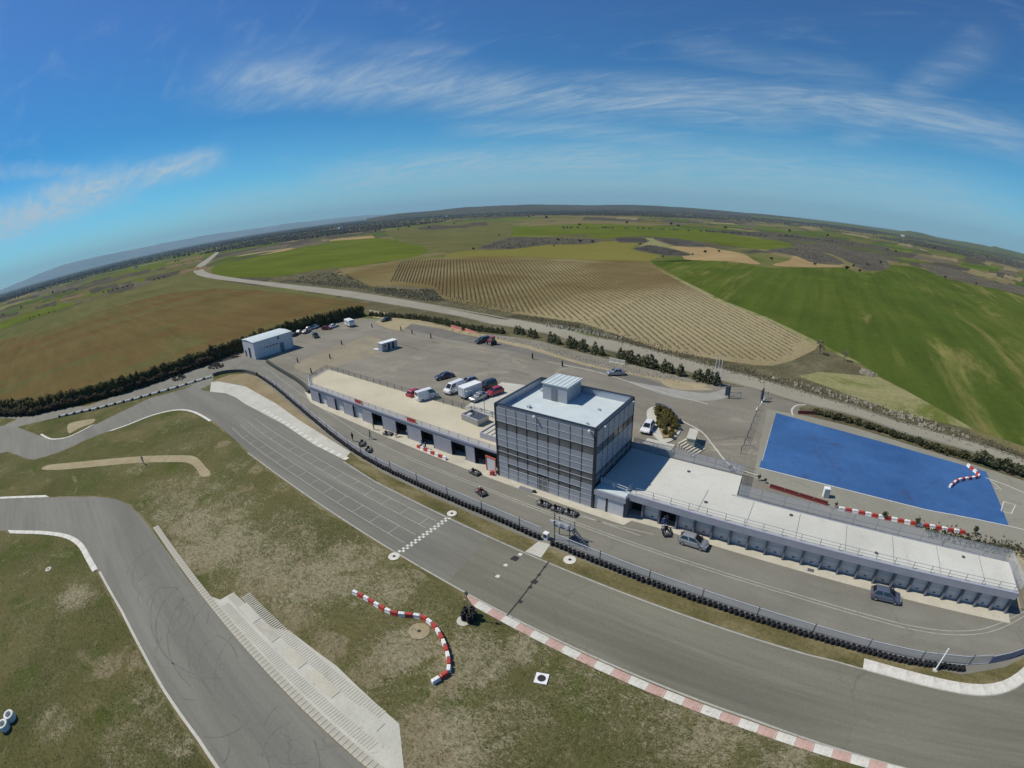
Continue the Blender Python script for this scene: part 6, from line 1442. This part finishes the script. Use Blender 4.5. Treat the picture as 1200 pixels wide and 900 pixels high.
def scatter(name, mat, n, seed, pick, size):
    r = random.Random(seed); b = MB()
    for _ in range(n):
        x, y, s = pick(r)
        if x is None: continue
        s *= r.uniform(.6, 1.4)*size; z = h(x, y)
        vs = [(x+s*math.cos(k*1.571+.6)*r.uniform(.6, 1.1), y+s*math.sin(k*1.571+.6)*r.uniform(.6, 1.1), z) for k in range(4)]+[(x+s*.5*math.cos(k*1.571+.9)*r.uniform(.6, 1.2), y+s*.5*math.sin(k*1.571+.9)*r.uniform(.6, 1.2), z+s*r.uniform(.7, 1.3)) for k in range(4)]
        b.add(vs, [(0, 1, 5, 4), (1, 2, 6, 5), (2, 3, 7, 6), (3, 0, 4, 7), (4, 5, 6, 7)])
    me = bpy.data.meshes.new(name); me.from_pydata(b.v, [], b.f); me.materials.append(mat); o = bpy.data.objects.new(name, me); COL.objects.link(o); o['kind'] = 'stuff'
def in_px(polys, r):
    pl = r.choice(polys); xs, ys = [p[0] for p in pl], [p[1] for p in pl]
    for _ in range(30):
        x, y = r.uniform(min(xs), max(xs)), r.uniform(min(ys), max(ys))
        if inside(x, y, pl): g = P(x, y); return g.x, g.y, 1
    return None, None, None
SCR = [[(720, 279), (755, 279.5), (759, 284), (725, 284)], [(765, 279), (795, 280), (832, 289), (790, 288)], [(742, 292), (762, 287.5), (790, 292.5), (810, 299), (780, 299.5)], [(898, 294), (925, 290), (962, 295), (990, 309), (955, 308.5), (932, 300)], [(925, 287.5), (975, 286), (1020, 307), (1000, 309), (975, 298)],
       [(992, 296), (1028, 297), (1042, 310), (1035, 317), (1010, 316), (990, 300)], [(1078, 308), (1125, 317), (1165, 330), (1230, 343), (1230, 352), (1150, 335), (1100, 323)], [(600, 278), (655, 279), (704, 281), (690, 286), (640, 287), (600, 292), (560, 291)]]
scatter('scrub_bushes', M('twig_scrub', (.125, .112, .088), .95, var=.35, scale=.05), 15000, 11, lambda r: in_px(SCR, r), .62)
scatter('verge_bushes',  M('twig_verge', (.135, .125, .072), .95, var=.4, scale=.1), 1300, 12, lambda r: in_px([[(440, 338), (508, 340), (520, 352), (500, 353), (440, 344)], [(340, 326), (400, 318), (418, 328), (432, 338), (400, 337), (345, 332)]], r), .5)
scatter('verge_stones', M('stone_pale', (.28, .26, .20), .95, var=.2, scale=.4), 420, 13, lambda r: in_px([[(640, 380), (690, 388), (735, 399), (700, 393), (640, 383)], [(900, 437), (1000, 466), (1140, 512), (1130, 516), (990, 471), (900, 443)], [(1010, 433), (1028, 440), (1020, 442), (1008, 437)]], r), .45)
def pick_far(r):
    for _ in range(12):
        d = 900*(5.0**r.random()); a = YAW+math.pi/2+r.uniform(-1.25, 1.25); x, y = d*math.cos(a), d*math.sin(a)
        if math.sin(x/310+1.3*math.sin(y/470))+math.sin(y/260+x/690) > .55: return x, y, 1+d/2600
    return None, None, None
scatter('far_woodland', M('far_wood', (.072, .070, .060), 1, var=.25, scale=.004), 14000, 14, pick_far, 1.7)
def pick_wood(r):
    d = 2300*(3.6**r.random()); a = YAW+math.pi/2+r.uniform(-.75, 1.25); x, y = d*math.cos(a), d*math.sin(a)
    return x, y, 1+d/3000
scatter('far_woodland', bpy.data.materials['far_wood'], 16000, 15, pick_wood, 1.9)
tufts('grass_tufts', leafmat('tuft_straw', (.24, .21, .12), (.40, .355, .23)), 7000, 31, .26)
tufts('grass_tufts', leafmat('tuft_olive', (.075, .082, .028), (.15, .145, .055)), 9000, 32, .28)
# far buildings
for lb, px, py, w, d, hh, wm in (('tiny white farmhouse on the left plain beside the dark tree group', 160, 314.5, 12, 9, 5, WHITE_W), ('small white house on the rise in the middle distance', 524, 254, 16, 10, 8, WHITE_W), ('long pale farm shed beyond the lime green crop', 399, 268.5, 55, 18, 7, WHITE_W), ('small pale house on the far right hillside under the horizon hill', 1058, 277.5, 26, 16, 11, WHITE_W)):
    g = P(px, py); t = thing('farm_building', lb, 'building', tuple(g), rad(-25)); MB().box((0, 0, hh/2), (w, d, hh)).build('wall', wm, t); b = MB(); b.extr([(-w/2-.4, hh+.02), (w/2+.4, hh+.02), (w/2-d*.15, hh+d*.25), (-w/2+d*.15, hh+d*.25)], -d*.5, d*.5); b.build('roof', PARA if w > 50 else DIRT, t)
    for k in range(4): part_box('window', GLASSD, t, (-w*.36+k*w*.24, -d/2-.05, hh*.55), (w*.08, .1, hh*.25))

# small strip fields on the far slopes, each laid on the ground where it lies
HZ = [(0, 341), (75, 322.5), (150, 305), (225, 287.5), (300, 274), (400, 259), (500, 247.5), (600, 241), (700, 241), (800, 244.5), (900, 252), (1000, 264), (1100, 279), (1200, 297), (1300, 318)]
def hz(x):
    for (a, b), (c, d) in zip(HZ, HZ[1:]):
        if a <= x <= c: return b+(d-b)*(x-a)/(c-a)
FT_G = [MG('field_'+n, [(.3, sc3(c, .85)), (.7, sc3(c, 1.15))], .02, (.6, 2), rot=.6, fine=.12, fvar=.2, streak=(.02, .4, 2, .5, .15)) for n, c in (('green', (.075, .105, .025)), ('pale', (.21, .18, .095)), ('olive', (.125, .12, .045)), ('scrub', (.082, .076, .058)), ('fresh', (.10, .145, .025)), ('clay', (.185, .135, .075)), ('grey', (.13, .115, .085)))]
rf_ = random.Random(77); fi = 0
for x0_, x1_, d0_, d1_, cnt, pal in ((905, 1215, 7, 44, 64, (0, 1, 2, 3, 3, 0, 4, 6, 1, 3)), (610, 900, 6, 20, 26, (3, 1, 2, 3, 0, 6)), (300, 600, 8, 22, 22, (2, 3, 1, 0, 6, 3)), (0, 235, 14, 34, 34, (6, 3, 2, 5, 3, 0, 6))):
    for _ in range(cnt):
        cx_ = rf_.uniform(x0_, x1_); dd = rf_.uniform(d0_, d1_); ln = rf_.uniform(14, 42)*(.6+.02*dd); th_ = rf_.uniform(1.0, 2.2)*(.5+dd/16); yb = lambda x: hz(min(1299, max(0, x)))
        e1_, e2_ = rf_.uniform(-4, 4), rf_.uniform(-4, 4); pl = []
        for k in range(7): x = cx_+ln*(k/6-.5); pl.append((x, yb(x)+dd-th_/2+rf_.uniform(-.25, .25)*th_))
        for k in range(7): x = cx_+ln*(.5-k/6)+e1_; pl.append((x, yb(x)+dd+th_/2+rf_.uniform(-.25, .25)*th_))
        if 905 <= cx_ and dd > 20 and cx_ < 1050: continue
        try: pxs('strip_field', pl, .02+.0015*fi, FT_G[rf_.choice(pal)], 2)
        except Exception: pass
        fi += 1
# ------------------------------------------------------------------ hills and mountains on the skyline
def ridge(name, prof, R, depth, mat, rough, seed, ext=0):
    """prof: (x, y) photo pixels along the crest; built as a real range `depth` metres deep at R metres"""
    r = random.Random(seed); pts = []
    for (x0, y0), (x1, y1) in zip(prof, prof[1:]):
        n = max(2, int(abs(x1-x0)/5))
        for k in range(n): pts.append((x0+(x1-x0)*k/n, y0+(y1-y0)*k/n))
    pts.append(prof[-1]); N = len(pts); rows = [(-.5, 0), (-.32, .35), (-.15, .75), (0, 1), (.2, .7), (.5, 0)]; vs = []
    jit = [0]*N
    for o in (1, 2, 4, 8):
        ph = r.uniform(0, 6)
        for i in range(N): jit[i] += math.sin(i*.35*o+ph)/o*.5
    for f, k in rows:
        for i, (x, y) in enumerate(pts):
            d = ray(x, y); hd = Vector((d.x, d.y, 0)).normalized(); rr = R+f*depth+r.uniform(-.04, .04)*depth
            z = max(4.0, CAM_H+R*d.z/math.hypot(d.x, d.y)+jit[i]*rough)*k+(r.uniform(-rough, rough)*.6 if 0 < k < 1 else 0)
            vs.append((hd.x*rr, hd.y*rr, z-2 if k == 0 else z))
    fs = [(j*N+i, j*N+i+1, (j+1)*N+i+1, (j+1)*N+i) for j in range(len(rows)-1) for i in range(N-1)]
    me = bpy.data.meshes.new(name); me.from_pydata(vs, [], fs); me.materials.append(mat); me.polygons.foreach_set('use_smooth', [True]*len(fs))
    o = bpy.data.objects.new(name, me); COL.objects.link(o); o['kind'] = 'structure'
HILL = MG('hill_scrub', [(.3, (.050, .052, .042)), (.6, (.075, .07, .05)), (.8, (.12, .12, .05))], .0016, fine=.02, fvar=.25)
HILLG = MG('hill_green', [(.3, (.065, .075, .04)), (.5, (.10, .12, .045)), (.62, (.07, .065, .05)), (.8, (.19, .165, .09))], .0022, (.5, 2.0), rot=.6, fine=.02, fvar=.25)
MTN = MG('mountain_rock', [(.3, (.10, .11, .12)), (.7, (.17, .17, .17))], .0006, fine=.004, fvar=.2)
ridge('mountains', [(-60, 357), (0, 340), (37, 325), (75, 309.5), (112, 301), (150, 294), (187, 285.5), (225, 279), (262, 272.5), (300, 267.5), (350, 260.5), (400, 255), (450, 251), (500, 247.5), (540, 245)], 24000, 6000, MTN, 25, 1)
ridge('hills', [(430, 256), (470, 250), (500, 247.5), (545, 243), (590, 240.5), (620, 239.6), (660, 240), (700, 240.3), (740, 240), (770, 241), (800, 243), (850, 247), (900, 251.5), (950, 257)], 7000, 4200, HILL, 4, 2)
ridge('hills', [(880, 252), (940, 256.5), (1000, 263), (1040, 269.5), (1055, 271), (1066, 270.5), (1080, 273), (1100, 278.5), (1130, 283), (1160, 289), (1166, 288.5), (1172, 290.5), (1200, 297), (1260, 315)], 6000, 4000, HILLG, 4, 3)
# ------------------------------------------------------------------ air
def haze():
    xs, z0, z1 = 33000, -3.0, 1250.0
    o = MB().box((0, 0, (z0+z1)/2), (2*xs+26000, 2*xs+26000, z1-z0)).build('haze', [])
    m = bpy.data.materials.new('haze_air'); m.use_nodes = True; n = m.node_tree
    for x in list(n.nodes):
        if x.type == 'BSDF_PRINCIPLED': n.nodes.remove(x)
    v = n.nodes.new('ShaderNodeVolumePrincipled'); v.inputs['Color'].default_value = (.50, .82, 1.0, 1); v.inputs['Density'].default_value = 4.2e-5; v.inputs['Anisotropy'].default_value = 0.0
    out = [x for x in n.nodes if x.type == 'OUTPUT_MATERIAL'][0]; n.links.new(v.outputs[0], out.inputs['Volume'])
    o.data.materials.clear(); o.data.materials.append(m); o['kind'] = 'stuff'
haze()
